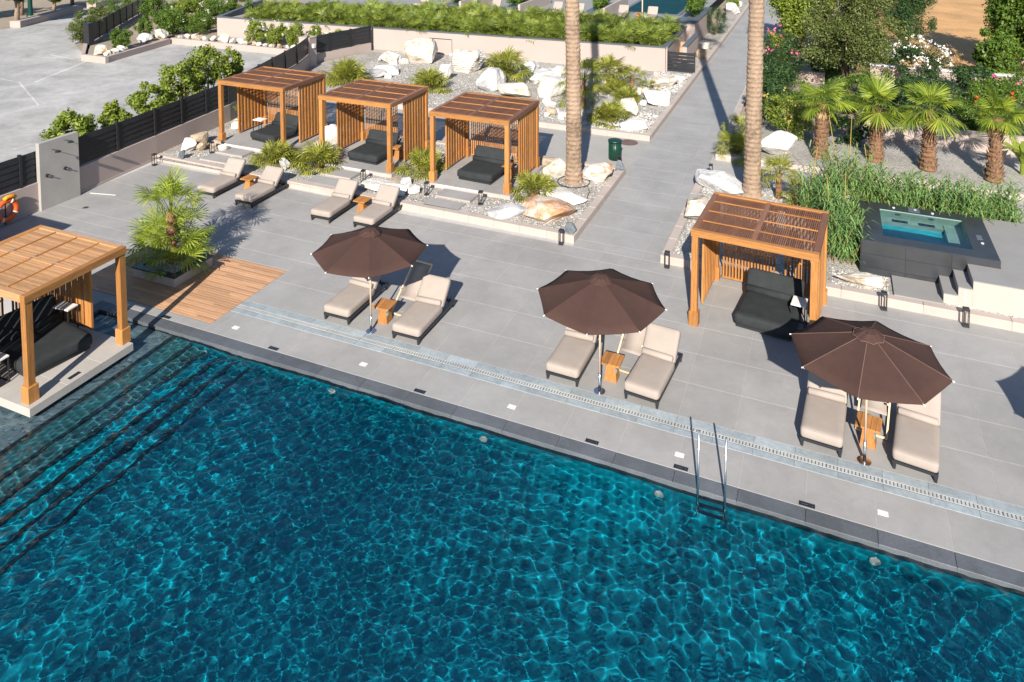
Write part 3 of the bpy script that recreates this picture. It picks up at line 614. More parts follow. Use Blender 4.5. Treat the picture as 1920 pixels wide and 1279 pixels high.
def parasol(label, loc, rot, seams=False, r=1.465):
    t = thing('parasol', label, 'parasol', loc, 0, 'brown octagonal parasols'); za, zr = 2.66, 2.20
    a = math.pi/8; n = 6; V = []; F = []
    for i in range(n+1):
        u = i/n; rr = .10+(r-.10)*u; z = za-(za-zr)*u**1.06
        for j in range(5):
            s = j/4*2-1; ang = s*a; sag = .022*u*(1-s*s)*(1+.5*u); R0 = rr*math.cos(a)/math.cos(ang)
            V.append((R0*math.cos(ang)*(1-.014*u*(1-s*s)), R0*math.sin(ang), z-sag))
    for i in range(n):
        for j in range(4): q = i*5+j; F.append((q, q+5, q+6, q+1))
    m = len(V); V2 = V+[(x, y, z-.008) for x, y, z in V]; F2 = F+[tuple(reversed([k+m for k in f])) for f in F]
    edge = [n*5+j for j in range(5)]; F2 += [(edge[j], edge[j]+m, edge[j+1]+m, edge[j+1]) for j in range(4)]
    pm = newmesh('canopy_panel', V2, F2, M_BROWNF, True)
    rb = MB().bar((.06, 0, za-.06), (r*.985, 0, zr-.03), .02, .025).mesh('rib', M_POLE)
    tp = MB().tube([(r-.02, 0, zr-.004), (r+.025, 0, zr-.012)], [.016, .012], 6).mesh('rib_tip', M_WHITE)
    sm = MB().bar((.27, 0, za-(za-zr)*((.27-.1)/(r-.1))**1.06+.006), (r, 0, zr+.004), .014, .008).mesh('seam', M_SEAM_LIGHT)
    for k in range(8):
        p = obj('canopy_panel', pm, t, (0, 0, 0), (0, 0, rot+k*math.pi/4))
        rib = obj('rib', rb, t, (0, 0, 0), (0, 0, rot+(k+.5)*math.pi/4)); obj('rib_tip', tp, rib)
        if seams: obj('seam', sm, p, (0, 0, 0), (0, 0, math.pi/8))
    c = MB(); V = [(0, 0, za+.10)]; F = []
    for k in range(16):
        an = rot+k*math.pi/8; rr = .27 if k % 2 else .30; V.append((rr*math.cos(an), rr*math.sin(an), za-.035+(.012 if k % 2 else 0)))
    for k in range(16):
        an = rot+k*math.pi/8; V.append((.15*math.cos(an), .15*math.sin(an), za+.065+(.012 if k % 2 else -.004)))
    for k in range(16): j = (k+1) % 16; F += [(1+k, 1+j, 17+j, 17+k), (17+k, 17+j, 0)]
    c.add(V, F); cap = c.build('vent_cap', M_BROWNF, t)
    if seams: MB().tube([(V[1+k][0], V[1+k][1], V[1+k][2]) for k in range(16)]+[V[1]], .008, 5, False).build('seam', M_SEAM_LIGHT, cap)
    MB().tube([(0, 0, .42), (0, 0, 2.6)], .024, 10).build('pole', M_POLE, t, True)
    MB().tube([(0, 0, .03), (0, 0, .45)], .033, 10).build('pole_sleeve', M_STEEL, t, True)
    MB().tube([(0, 0, .005), (0, 0, .022)], .13, 20).build('base_plate', M_STEEL, t)
    return t
def lantern(label, loc, rz=.0):
    t = thing('lantern', label, 'lantern', loc, rz, 'black metal lanterns'); s = .075; h = .5
    MB().box(-s, s, -s, s, 0, .05).build('base', M_METAL, t); MB().box(-s, s, -s, s, h-.06, h, .006).build('top', M_METAL, t)
    lb = MB().box(-.009, .009, -.009, .009, .05, h-.06).mesh('bar', M_METAL)
    for xx in (-s+.01, s-.01):
        for yy in (-s+.01, s-.01): obj('bar', lb, t, (xx, yy, 0))
    return t
# --- rear pergolas and their pads
PG = [('rear pergola nearest the black fence, farthest from the palm trunks', (-24.85, 25.32, .35), 3.6, 2.98, 2.74),
      ('middle one of the three rear pergolas', (-19.22, 25.02, .35), 3.44, 3.06, 2.74),
      ('rear pergola beside the tall palm trunk and the orange rock', (-13.98, 24.88, .35), 3.30, 3.12, 2.72)]
for i, (lab, loc, w, d, h) in enumerate(PG):
    pad = thing('stone_pad', ['raised grey pad under the rear pergola nearest the fence', 'raised grey pad under the middle rear pergola', 'raised grey pad under the rear pergola by the palm trunk'][i], 'paving', (loc[0], loc[1], 0), 0, 'pergola pads')
    MB().box(-.05, w+.1, -.12, d+.12, .0, .335).build('plinth', M_BEIGE_CAP, pad)
    nt_ = 3
    for a in range(nt_):
        for b in range(5): MB().box(-.05+(w+.15)*a/nt_+.004, -.05+(w+.15)*(a+1)/nt_-.004, -.1+(d+.2)*b/5+.004, -.1+(d+.2)*(b+1)/5-.004, .335, .35).build('slab', M_TILE, pad)
    MB().box(.35, w-.95, -.145, -.121, .29, .345).build('riser', M_WHITE, pad)
    for k, (yy, zz) in enumerate(((-.95, .30), (-1.75, .25))):
        s = thing('step_slab', ['upper', 'lower'][k]+' grey step slab with white edge in front of the '+['rear pergola nearest the fence', 'middle rear pergola', 'rear pergola by the palm trunk'][i], 'step', (loc[0]+.8-.12*k, loc[1]+yy, 0), 0, 'step slabs')
        MB().box(0, 1.4, 0, .66, .17, zz).build('slab', M_TILE, s); MB().box(-.0, 1.4, -.03, -.002, zz-.05, zz-.004).build('edge', M_BEIGE_CAP, s)
    pergola(lab, loc, 0, w, d, h, teakroof, nslat=24)
daybed('black double daybed in the rear pergola nearest the fence', (-22.95, 25.85, .35), R(-8)); daybed('black double daybed in the middle rear pergola', (-17.45, 25.45, .35), R(-3)); daybed('black double daybed in the rear pergola by the palm trunk', (-12.35, 25.35, .35), R(-3))
metal_table('white topped metal side table beside the daybed in the rear pergola nearest the fence', (-24.0, 27.0, .35), R(0), .5, .4, .6)
teak_table('teak side table at the right of the daybed in the middle rear pergola', (-16.4, 26.6, .35), 0); teak_table('teak side table right of the daybed in the pergola by the palm trunk', (-11.35, 26.5, .35), 0)
# --- right pergola
pergola('pergola standing on the terrace tiles near the hot tub', (-3.24, 19.60, .004), R(-4), 3.12, 2.85, 2.58, teakroof, nslat=27)
daybed('black double daybed in the pergola near the hot tub', (-1.42, 19.80, .006), R(-7), 1.5, 2.1); metal_table('white topped metal side table by the daybed near the hot tub', (-.58, 20.62, .006), R(-6), .36, .46, .66)
# --- pool cabana, its slab and its neighbour outside the frame
for i, dx in enumerate((0, -6.75)):
    s = thing('cabana_slab', ['pale stone platform floating over the pool corner', 'pale stone platform beyond the left edge of the picture'][i], 'platform', (-19.9+dx, 10.42, 0), 0, 'cabana platforms')
    for a in range(4):
        for b in range(3): MB().box(a*1.03+.003, (a+1)*1.03-.003, b*.883+.003, (b+1)*.883-.003, .0, .19, .004).build('stone', surf('pale_slab', (.40, .375, .345), .65, .12, 1.6, 30, .06), s)
    MB().box(.5, 3.6, .5, 2.4, -.4, -.001).build('support', M_CAP, s)
    p = pergola(['pergola on the stone platform at the pool corner', 'pergola beyond the left edge of the picture casting a square shadow'][i], (-15.94+dx, 10.52, .19), R(90), 2.58, 3.12, 2.44, teaklight, nslat=24, sw=.0205)
    daybed(['black double daybed on the pool platform', 'black double daybed under the pergola outside the picture'][i], (-16.55+dx, 11.75, .19), R(82), 1.55, 2.2)
metal_table('white topped metal side table behind the daybed on the pool platform', (-17.75, 12.75, .19), R(5), .5, .3, .66); metal_table('white topped metal side table in front of the daybed on the pool platform', (-17.35, 10.68, .19), R(0), .5, .4, .6)
# --- sun loungers
for lab, x, y, rz in [('sun lounger nearest the shower wall, half behind the planter palm', -21.32, 20.98, R(1)), ('sun lounger with palm shadow across its foot', -19.42, 20.88, R(1)),
                      ('rear sun lounger left of the second teak table by the kerb', -16.06, 20.9, R(1)), ('rear sun lounger with its foot hidden by a brown parasol', -14.38, 21.0, R(0)),
                      ('sun lounger at the left of the parasol farthest from the ladder', -11.86, 16.03, R(1)), ('sun lounger at the right of the parasol farthest from the ladder', -9.72, 15.98, R(0)),
                      ('sun lounger at the left of the middle parasol', -5.54, 16.0, R(-1)), ('sun lounger at the right of the middle parasol', -3.68, 16.0, R(-5)),
                      ('sun lounger at the left of the parasol near the hot tub', .03, 16.0, R(-4)), ('rightmost sun lounger, right of the parasol near the hot tub', 1.73, 16.02, R(-7))]:
    lounger(lab, (x, y, .006), rz)
for lab, x, y, rz, tg in [('teak side table between the two loungers nearest the shower wall', -20.36, 22.25, 0, 0), ('teak side table between the two rear loungers by the kerb', -15.2, 22.2, 0, 0),
                      ('teak side table under the parasol farthest from the ladder', -10.72, 16.62, R(2), 1), ('teak side table under the middle parasol', -4.52, 16.66, R(0), 1), ('teak side table under the parasol near the hot tub', .93, 16.68, R(-8), 1)]:
    teak_table(lab, (x, y, .006), rz, .48, tg)
deckchair('canvas deckchair under the parasol farthest from the ladder', (-10.46, 16.95, .006), R(-3)); deckchair('canvas deckchair under the middle parasol', (-4.28, 16.95, .006), R(-6)); deckchair('canvas deckchair under the parasol near the hot tub', (1.0, 16.95, .006), R(-8))
parasol('brown parasol farthest from the ladder', (-10.78, 16.05, .006), R(10)); parasol('middle brown parasol in front of the walkway', (-4.65, 16.07, .006), R(28)); parasol('brown parasol with caught light tinted into its seams near the hot tub', (.84, 16.08, .006), R(14), True); parasol('brown parasol beyond the right edge of the picture casting its shadow', (6.05, 16.05, .006), R(8))
# --- lanterns
for lab, x, y, z in [('black lantern standing by the fence wall', -25.8, 22.7, .006), ('black lantern beside the boulders near the fence', -24.3, 24.35, .2), ('black lantern in front of a fan palm between two rear pergolas', -18.7, 24.05, .2),
                  ('black lantern by the foot of the middle rear pergola', -16.45, 24.1, .2), ('black lantern behind the long white rock', -13.6, 24.0, .2), ('black lantern in front of the rear pergola by the palm trunk', -11.4, 24.0, .2),
                  ('black lantern at the kerb corner of the walkway', -7.86, 22.6, .006), ('black lantern at the kerb left of the pergola near the hot tub', -4.4, 22.42, .006), ('black lantern behind the big white rocks by the walkway', -4.3, 30.5, .006),
                  ('black lantern at the kerb below the hot tub', 1.52, 22.4, .006), ('black lantern at the kerb below the hot tub steps', 3.45, 22.35, .006), ('black lantern beside the green bin', -7.95, 30.15, .006), ('tall black lantern behind the pool platform', -19.0, 14.0, .006)]:
    lantern(lab, (x, y, z), R(3))
# --- planter with the palm: box
t = thing('square_planter', 'low square planter with dark rim and white pebbles in the timber deck', 'planter', (-18.05, 16.42, 0)); a = .84
MB().box(-a, a, -.72, -.66, .012, .27).box(-a, a, .66, .72, .012, .27).box(-a, -a+.06, -.66, .66, .012, .27).box(a-.06, a, -.66, .66, .012, .27).build('box_wall', M_BEIGE_CAP, t)
RIM = surf('dark_blue_rim', (.02, .035, .05), .2, .15, 3, 20, 0, .5)
for b in ((-a-.02, a+.02, -.74, -.54), (-a-.02, a+.02, .54, .74), (-a-.02, -a+.2, -.54, .54), (a-.2, a+.02, -.54, .54)): MB().box(*b, .27, .31, .004).build('rim', RIM, t)
MB().box(-a+.06, a-.06, -.65, .65, .02, .25).build('soil', M_GROUND, t)
pb = pebbles('pebbles', 700, rect(-.66, .66, -.54, .54), .02, .045, M_PEB_W, 8, z=.26, parent=t)
# --- hot tub
t = thing('hot_tub', 'raised dark stone hot tub with turquoise water', 'hot tub', (0, 0, 0)); tx0, tx1, ty0, ty1, tz = .98, 4.46, 24.0, 27.08, 1.2
ix0, ix1, iy0, iy1 = 1.58, 3.88, 24.5, 26.6
for a, b, c, d in ((tx0, tx1, ty0, iy0), (tx0, tx1, iy1, ty1), (tx0, ix0, iy0, iy1), (ix1, tx1, iy0, iy1)): MB().box(a, b, c, d, 0, tz).build('tub_wall', M_DARKSTONE, t)
for k in range(3):
    for j in range(3): MB().box(tx0+(tx1-tx0)*j/3+.004, tx0+(tx1-tx0)*(j+1)/3-.004, ty0-.02, ty0-.001, k*.4+.004, (k+1)*.4-.004).build('cladding_tile', M_DARKSTONE, t)
    MB().box(tx0-.02, tx0-.001, ty0, ty1, k*.4+.004, (k+1)*.4-.004).build('cladding_tile', M_DARKSTONE, t); MB().box(tx1+.001, tx1+.02, ty0, ty1, k*.4+.004, (k+1)*.4-.004).build('cladding_tile', M_DARKSTONE, t)
TUB = surf('tub_lining', (.25, .39, .355), .5, .12); TUBF = surf('tub_floor', (.015, .40, .50), .5, .08)
def lin(name, V, F, m): o = obj(name, newmesh(name, V, F, m), t); o.cycles.is_caustics_receiver = True; return o
e = .004
lin('lining', [(ix0+e, iy0+e, .2), (ix1-e, iy0+e, .2), (ix1-e, iy1-e, .2), (ix0+e, iy1-e, .2), (ix0+e, iy0+e, tz-.01), (ix1-e, iy0+e, tz-.01), (ix1-e, iy1-e, tz-.01), (ix0+e, iy1-e, tz-.01)], [(0, 4, 5, 1), (1, 5, 6, 2), (2, 6, 7, 3), (3, 7, 4, 0)], TUB)
lin('floor', [(ix0, iy0, .3), (ix1, iy0, .3), (ix1, iy1, .3), (ix0, iy1, .3)], [(0, 1, 2, 3)], TUBF)
o = MB().box(ix1-.5, ix1-.01, iy0+.01, iy1-.01, .3, .68).build('bench', TUB, t); o.cycles.is_caustics_receiver = True
o = MB().box(ix0+.01, ix1-.51, iy1-.34, iy1-.01, .3, .60).build('bench', TUB, t); o.cycles.is_caustics_receiver = True
for k in range(2): MB().box(ix0+.35+k*.75, ix0+.8+k*.75, iy1-.30, iy1-.12, .602, .62).build('headrest', M_CAP, t)
for x_, y_ in ((2.0, 26.82), (2.62, 26.88), (3.1, 26.8), (4.2, 25.05)): MB().tube([(x_, y_, tz), (x_, y_, tz+.02)], .04, 12).build('jet_cap', M_WHITE, t)
MB().box(2.42, 2.74, 26.7, 27.05, tz+.001, tz+.012).build('skimmer_lid', M_CAP, t); MB().box(4.1, 4.25, 25.3, 25.6, tz+.001, tz+.012).build('skimmer_lid', M_CAP, t)
for x_ in (2.1, 3.05): MB().tube([(x_, iy1-.03, .98), (x_, iy1-.012, .98)], .09, 16).build('tub_light', M_WHITE, t)
watersheet('tub_water', ix0, ix1, iy0, iy1, tz-.03, .05, 9, ((.8, 6, .012), (.35, 6, .012)), t)
# --- platform and steps by the tub
t = thing('tub_steps', 'grey stone steps and platform leading up to the hot tub', 'steps', (0, 0, 0))
for nm, a in (('landing', (1.80, 3.0, 22.84, 23.98, 0, .28)), ('step', (3.0, 3.34, 22.95, 23.98, 0, .52)), ('step', (3.342, 3.68, 22.95, 23.98, 0, .76)), ('platform', (3.682, 9., 22.95, 23.97, 0, 1.0))):
    MB().box(*a[:4], a[4], a[5]-.02).build(nm, M_BEIGE_CAP, t); MB().box(a[0]-.004, a[1]+(.0 if nm != 'platform' else 0), a[2]-.012, a[3], a[5]-.02, a[5]).build('tread', M_PLAT, t)
MB().box(4.49, 9, 23.975, 27.6, 0, .98).build('platform', M_BEIGE_CAP, t); MB().box(4.49, 9, 23.975, 27.6, .98, 1.0).build('tread', M_PLAT, t)
for zz in (.45, .6): MB().tube([(3.5, 22.93, zz), (3.5, 22.949, zz)], .035, 12).build('step_light', M_WHITE, t)
# --- ladder, markers, underwater lamps
t = thing('pool_ladder', 'steel pool ladder with two straight rails', 'ladder', (-1.845, 13.86, 0))
for xx in (-.25, .25):
    MB().tube([(xx, .1, -.9), (xx, .1, 1.26)], .02, 10).build('rail', M_STEEL, t, True); MB().bar((xx, .1, -.02), (xx, .2, -.02), .02, .02).build('wall_bracket', M_STEEL, t)
for k in range(3): MB().box(-.23, .23, .06, .14, -.30-k*.27, -.285-k*.27).build('tread', surf('tread_steel', (.10, .16, .19), .4, .1), t)
for i, x in enumerate((-14.14, -10.18, -6.29, -2.60, 1.11)):
    tag(MB().box(-.09, .09, -.06, .06, 0, .006).build('skimmer_cover', M_WHITE, None, loc=(x, 14.82, .0065)), ['white square cover beside the timber deck', 'white square cover in front of the parasol farthest from the ladder', 'white square cover in front of the middle parasol', 'white square cover beside the pool ladder', 'white square cover in front of the parasol near the hot tub'][i], 'cover', 'white square covers in the pool edge tiles')
def marker(x, y, i, lab, rz=0, z=.012):
    t = thing('depth_marker', lab, 'marker', (x, y, z), rz, 'small black depth markers'); MB().box(-.14, .14, -.05, .05, 0, .005).build('plate', M_METAL, t)
    MB().box(-.09, .03, -.005, .005, .0052, .006).build('lettering', M_STEEL, t); MB().tube([(.095, 0, .0052), (.095, 0, .006)], .014, 10).build('symbol', M_STEEL, t)
for i, x in enumerate((-16.21, -12.61, -8.43, -4.34, -2.51, -.18)): marker(x, 14.475, i, ['black marker plate in front of the timber deck', 'black marker plate nearest the pool steps on the long side', 'black marker plate in front of the parasol farthest from the ladder', 'black marker plate in front of the middle parasol', 'black marker plate just left of the pool ladder', 'black marker plate right of the pool ladder'][i])
marker(-15.95, 11.6, 7, 'black marker plate on the pool platform edge', R(90), .194)
for i, x in enumerate((-14.4, -10.5, -6.6, -2.85, .95)):
    t = thing('pool_light', ['round underwater light at the top of the pool steps', 'round underwater light left of the dark water patch', 'round underwater light below the middle parasol', 'round underwater light left of the ladder', 'round underwater light near the right edge'][i], 'pool light', (x, 14.03, -.42), 0, 'round white lights in the pool wall')
    a = MB().tube([(0, 0, 0), (0, -.03, 0)], .10, 24).build('rim', M_STEEL, t); b = MB().tube([(0, -.03, 0), (0, -.045, 0)], .085, 24).build('lens', surf('lamp_glass', (.42, .46, .47), .3, .05), t)
    for q in (a, b): q.cycles.is_caustics_receiver = True
# --- shower wall
t = thing('shower_wall', 'free standing concrete shower wall with two black shower heads', 'shower', (-25.86, 17.78, 0))
MB().box(-.1, .08, 0, 1.52, 0, 2.45, .006).build('wall_panel', M_CONCWALL, t)
for y_, z_ in ((.48, 2.1), (.98, 2.3)):
    MB().tube([(.08, y_, z_), (.42, y_, z_+.02)], .012, 8).build('arm', M_METAL, t); MB().tube([(.40, y_, z_-.05), (.40, y_, z_-.02), (.40, y_, z_+.02)], [.1, .1, .02], 16).build('shower_head', M_METAL, t)
for y_, z_ in ((.25, 1.22), (.95, 1.25)): MB().tube([(.08, y_, z_), (.13, y_, z_)], .065, 14).build('tap', M_METAL, t); MB().tube([(.13, y_, z_), (.2, y_, z_)], .02, 8).build('tap_handle', M_STEEL, t)
tag(MB().box(-.02, .02, 0, 1.1, 0, .01).build('threshold_strip', M_WHITE, None, loc=(-25.65, 19.6, .008), rot=(0, 0, R(-78))), 'thin white strip in the floor beside the shower wall', 'strip')
tag(MB().tube([(0, 0, 0), (0, 0, .006)], .1, 16).build('floor_drain', M_STEEL, None, loc=(-24.6, 18.6, .0065)), 'small round floor drain in front of the shower wall', 'drain')
# --- life buoy
t = thing('life_buoy', 'orange life buoy with white bands hanging by the fence wall', 'life buoy', (-25.76, 16.55, .52), R(90))
seg = 40; V = []; F = []; Rm, rm = .33, .085
for i in range(seg):
    a = 2*math.pi*i/seg
    for j in range(10): b_ = 2*math.pi*j/10; V.append(((Rm+rm*math.cos(b_))*math.cos(a), rm*math.sin(b_)*.8, (Rm+rm*math.cos(b_))*math.sin(a)))
for i in range(seg):
    for j in range(10): F.append((i*10+j, ((i+1) % seg)*10+j, ((i+1) % seg)*10+(j+1) % 10, i*10+(j+1) % 10))
obj('ring', newmesh('ring', V, F, M_ORANGE, True), t)
for k in range(4):
    a0 = math.pi/4+k*math.pi/2+.25; MB().tube([((Rm)*math.cos(a0+u*.2), 0, Rm*math.sin(a0+u*.2)) for u in (-.5, 0, .5)], rm*1.03, 12).build('band', M_WHITE, t, True)
MB().tube([(-.1, -.02, .40), (0, -.03, .46), (.2, -.02, .45), (.3, 0, .37)], .07, 8).build('throw_bag', surf('yellow_bag', (.75, .30, .02), .6, .1), t, True)
MB().tube([(.0, .08, -.55), (.0, .08, .45)], .02, 8).build('bracket', M_METAL, t)
# --- bin and manhole
t = thing('litter_bin', 'dark green metal litter bin beside the walkway', 'bin', (-8.35, 30.9, 0))
MB().tube([(0, 0, .02), (0, 0, .78)], .25, 20).build('body', M_GREENBIN, t, True); MB().tube([(0, 0, .78), (0, 0, .84), (0, 0, .86)], [.30, .30, .24], 20).build('rim', M_GREENBIN, t, True); MB().tube([(0, 0, .845), (0, 0, .87)], [.2, .05], 16).build('lid', M_GREENBIN, t)
for k in range(18): a = k*math.pi/9; MB().bar((.258*math.cos(a), .258*math.sin(a), .05), (.258*math.cos(a), .258*math.sin(a), .76), .03, .012).build('slat', M_GREENBIN, t)
tag(MB().tube([(0, 0, 0), (0, 0, .012)], .42, 28).build('manhole_cover', M_RUST, None, loc=(-8.35, 33.25, .004)), 'round rusty manhole cover on the service path by the walkway', 'manhole')
# --- boulders
ROCKS = [
('B', -26.45, 42.05, 1.26, 1.01, 0.7, 'w'),('B', -24.88, 43.17, 1.91, 1.33, 1.42, 'wt'),('B', -25.25, 39.83, 1.45, 1.16, 0.38, 'w'),('B', -25.21, 38.51, 1.04, 0.83, 0.46, 'g'),('B', -20.98, 42.36, 2.05, 1.5, 1.12, 'ws'),('B', -17.62, 38.51, 1.46, 1.17, 1.12, 'wg'),
('B', -15.88, 37.83, 1.5, 1.2, 0.65, 'wt'),('B', -21.15, 39.54, 0.8, 0.6, 0.85, 'w'),('B', -17.03, 43.04, 1.12, 0.9, 0.72, 'wg'),('B', -15.63, 41.78, 1.11, 0.89, 0.62, 'g'),('B', -14.04, 38.81, 1.42, 1.14, 0.91, 'w'),('B', -15.23, 43.32, 0.7, 0.56, 0.49, 'w'),
('B', -15.83, 40.91, 0.55, 0.44, 0.43, 'w'),('B', -13.41, 36.77, 0.46, 0.37, 0.21, 'w'),('B', -12.88, 35.28, 0.52, 0.42, 0.34, 't'),('B', -12.12, 34.97, 0.41, 0.33, 0.28, 'w'),('B', -11.99, 42.57, 0.61, 0.49, 0.3, 'w'),('B', -9.21, 36.77, 0.83, 0.67, 0.77, 'wt'),
('B', -8.52, 34.81, 1.15, 0.8, 0.42, 'w'),('B', -8.4, 39.28, 1.23, 0.98, 0.7, 'w'),('B', -8.75, 43.15, 1.23, 0.98, 0.48, 'wt'),('B', -8.3, 44.91, 0.9, 0.72, 0.28, 'w'),('B', -9.56, 41.16, 0.55, 0.44, 0.28, 'wt'),
('A', -9.87, 27.75, 0.98, 0.78, 0.63, 'wt'),('A', -8.3, 27.99, 1.16, 0.93, 0.6, 'wo'),('A', -8.85, 25.59, 1.72, 0.9, 0.30, 'w'),('A', -8.8, 24.0, 1.8, 1.4, 0.58, 'o'),('A', -10.15, 23.6, 1.3, .95, 0.31, 'wg'),('A', -10.42, 28.61, 0.61, 0.49, 0.36, 't'),
('A', -20.37, 27.49, 0.76, 0.61, 0.76, 'w'),('A', -15.2, 23.6, 1.82, 0.7, 0.36, 'w'),('A', -14.84, 24.6, 0.41, 0.33, 0.27, 'w'),('A', -15.4, 24.5, 0.59, 0.48, 0.16, 't'),('A', -14.15, 23.95, 0.53, 0.43, 0.26, 'w'),('A', -20.17, 24.05, 0.38, 0.3, 0.45, 'g'),('A', -20.85, 24.9, 0.54, 0.44, 0.42, 'w'),
('A', -25.39, 24.17, 0.68, 0.5, 0.55, 'w'),('A', -25.8, 25.1, 0.7, 0.56, 0.45, 't'),('A', -24.97, 24.45, 0.52, 0.41, 0.38, 't'),('A', -24.7, 24.9, 0.67, 0.44, 0.36, 't'),('A', -24.0, 24.7, 0.45, 0.36, 0.28, 'w'),('A', -26.2, 27.9, 0.43, 0.34, 0.29, 'o'),('A', -25.75, 27.48, 0.52, 0.41, 0.31, 'w'),('A', -14.47, 26.96, 0.32, 0.26, 0.35, 'w'),
('C', -3.73, 28.9, 1.6, 1.3, 0.55, 'wg'),('C', -4.0, 26.0, 0.95, 1.5, 0.75, 'wt'),('C', 0.95, 23.25, 1.25, 0.6, 0.28, 'wt'),('C', 0.5, 26.95, 0.5, 0.4, 1.04, 'w'),('C', 5.47, 28.75, 0.49, 0.34, 0.2, 'w'),
('D', -1.98, 33.65, 1.42, 1.14, 0.95, 'w'),('D', -3.6, 37.0, 0.4, 0.36, 0.53, 'w'),
('E', -8.42, 71.49, 1.25, 1.0, 0.97, 'wg'),('E', -8.5, 75.46, 0.92, 0.74, 0.73, 'w'),('E', -8.27, 54.41, 0.78, 0.62, 0.52, 'wt'),('E', -8.0, 51.54, 0.67, 0.54, 0.57, 't')]
RL = ['pale block against the planter wall by the short fence', 'huge rounded white boulder leaning at the planter wall', 'low white slab between the fence and the rear pergolas', 'grey flat rock behind the middle rear pergola roof', 'layered white boulder with ridges by the planter wall', 'tall rounded boulder behind the pergola by the palm trunk',
 'broad pale boulder right behind the pergola by the palm trunk', 'small upright white block right of a fan palm in the rock garden', 'whitish rock pile near the wall left of the palm trunk', 'flat grey rock left of the palm trunk near the wall', 'bright white rounded boulder left of the palm trunk', 'small white rock next to the palm trunk near the wall',
 'small white stone between the boulders left of the palm trunk', 'smallest white cobble beside the path behind the pergolas', 'tan cobble beside the path behind the pergolas', 'white cobble touching the palm trunk by the path', 'pale stone among the fan palms right of the trunk', 'tan white rock right behind the low fan palm',
 'flat white rock at the walkway corner of the rock garden', 'square white boulder beside the walkway', 'brownish layered rock in front of the slatted gate', 'white rubble at the foot of the slatted gate', 'small tan rock under the small trunked palm',
 'pale yellow boulder left of the tall palm base', 'white boulder with orange stain right of the tall palm base', 'flat white slab in front of the tall palm base', 'large flat rock with orange top at the bed corner', 'flat grey white rock left of the orange rock', 'tan rock behind the tall palm beside the pergola screen',
 'white rock between the two rear pergolas nearest the fence', 'long white rock lying in front of the middle rear pergola', 'round white cobble above the long white rock', 'flat tan stone left of the round white cobble', 'white cobble by the lantern at the end of the long white rock', 'grey green pointed stone behind the second lounger', 'white stone at the foot of the rear pergola nearest the fence',
 'white boulder at the front of the pile near the fence', 'tan boulder at the back of the pile near the fence', 'brown rounded boulder right in the pile near the fence', 'long tan boulder behind the lantern near the fence', 'white cobble by the foot of the rear pergola nearest the fence', 'orange tinted stone by the fence beside the rear pergola', 'white stone by the fence beside the rear pergola', 'small white stone between the second and third rear pergolas',
 'big white rock by the walkway behind the pergola near the hot tub', 'tall white rock with brown stain left of the pergola near the hot tub', 'flat tan white rock at the kerb below the hot tub', 'upright white rock among the reeds left of the hot tub', 'low pale rock behind the hot tub platform',
 'large white boulder behind the tall palm by the walkway', 'small white rock behind the tall palm by the walkway', 'white boulder far up along the walkway', 'white boulder farthest up along the walkway', 'pale rock beside the gate wall along the walkway', 'tan rock nearest the gate along the walkway']
def rockmesh(name, w, d, h, mat, seed, blocky=.5):
    n = 10; g = np.linspace(-1, 1, n+1); V = []; idx = {}; F = []
    def vid(i, j, k):
        q = (i, j, k)
        if q not in idx: idx[q] = len(V); V.append((g[i], g[j], g[k]))
        return idx[q]
    for a in range(n):
        for b in range(n):
            F += [(vid(a, b, 0), vid(a, b+1, 0), vid(a+1, b+1, 0), vid(a+1, b, 0)), (vid(a, b, n), vid(a+1, b, n), vid(a+1, b+1, n), vid(a, b+1, n)), (vid(a, 0, b), vid(a+1, 0, b), vid(a+1, 0, b+1), vid(a, 0, b+1)),
                  (vid(a, n, b), vid(a, n, b+1), vid(a+1, n, b+1), vid(a+1, n, b)), (vid(0, a, b), vid(0, a, b+1), vid(0, a+1, b+1), vid(0, a+1, b)), (vid(n, a, b), vid(n, a+1, b), vid(n, a+1, b+1), vid(n, a, b+1))]
    P = np.array(V); S = P/np.linalg.norm(P, axis=1, keepdims=True); P = S*(1-blocky)+P*.82*blocky
    rg = np.random.default_rng(seed)
    for _ in range(13):      # chisel facets
        k = rg.normal(size=3); k /= np.linalg.norm(k); c = rg.uniform(.5, .82); s = P@k; P = np.where((s > c)[:, None], P-(s-c)[:, None]*k*.97, P)
    P += S*(noise3(P, seed, 2.6, 4)*.07)[:, None]
    P[:, 2] = np.maximum(P[:, 2], -.75); mn, mx = P.min(0), P.max(0); P = (P-mn)/(mx-mn)
    return newmesh(name, (P-np.array([.5, .5, .06]))*np.array([w, d, h*1.06]), F, mat)
for i, (b, x, y, w, d, h, c) in enumerate(ROCKS):
    kk = 1.2 if b == 'B' else 1.1
    me = rockmesh('boulder', w*kk, d*kk, h*kk, ROCKM[c], 100+i, .45+.35*((i*37) % 10)/10)
    o = obj('boulder', me, None, (x, y, .19), (0, 0, R((i*53) % 30-15+(12 if d < w else 0)))); tag(o, RL[i], 'rock', 'boulders in the gravel beds')
for i, (x, y, lab) in enumerate(((-7.68, 23.05, 'dark grey rock shaped speaker at the kerb corner of the walkway'), (-7.66, 29.2, 'dark grey rock shaped speaker beside the green bin'), (-24.9, 23.3, 'dark grey rock shaped speaker near the fence wall'))):
    o = obj('rock_speaker', rockmesh('rock_speaker', .38, .3, .36, M_DARKROCK, 300+i, .3), None, (x, y, .25)); tag(o, lab, 'speaker', 'rock shaped speakers')
rr = random.Random(11); jm = [rockmesh('jagged_stone', 1, .8, .7, ROCKM[c], 330+i, .6) for i, c in enumerate(('w', 'wt', 'wg', 'w'))]
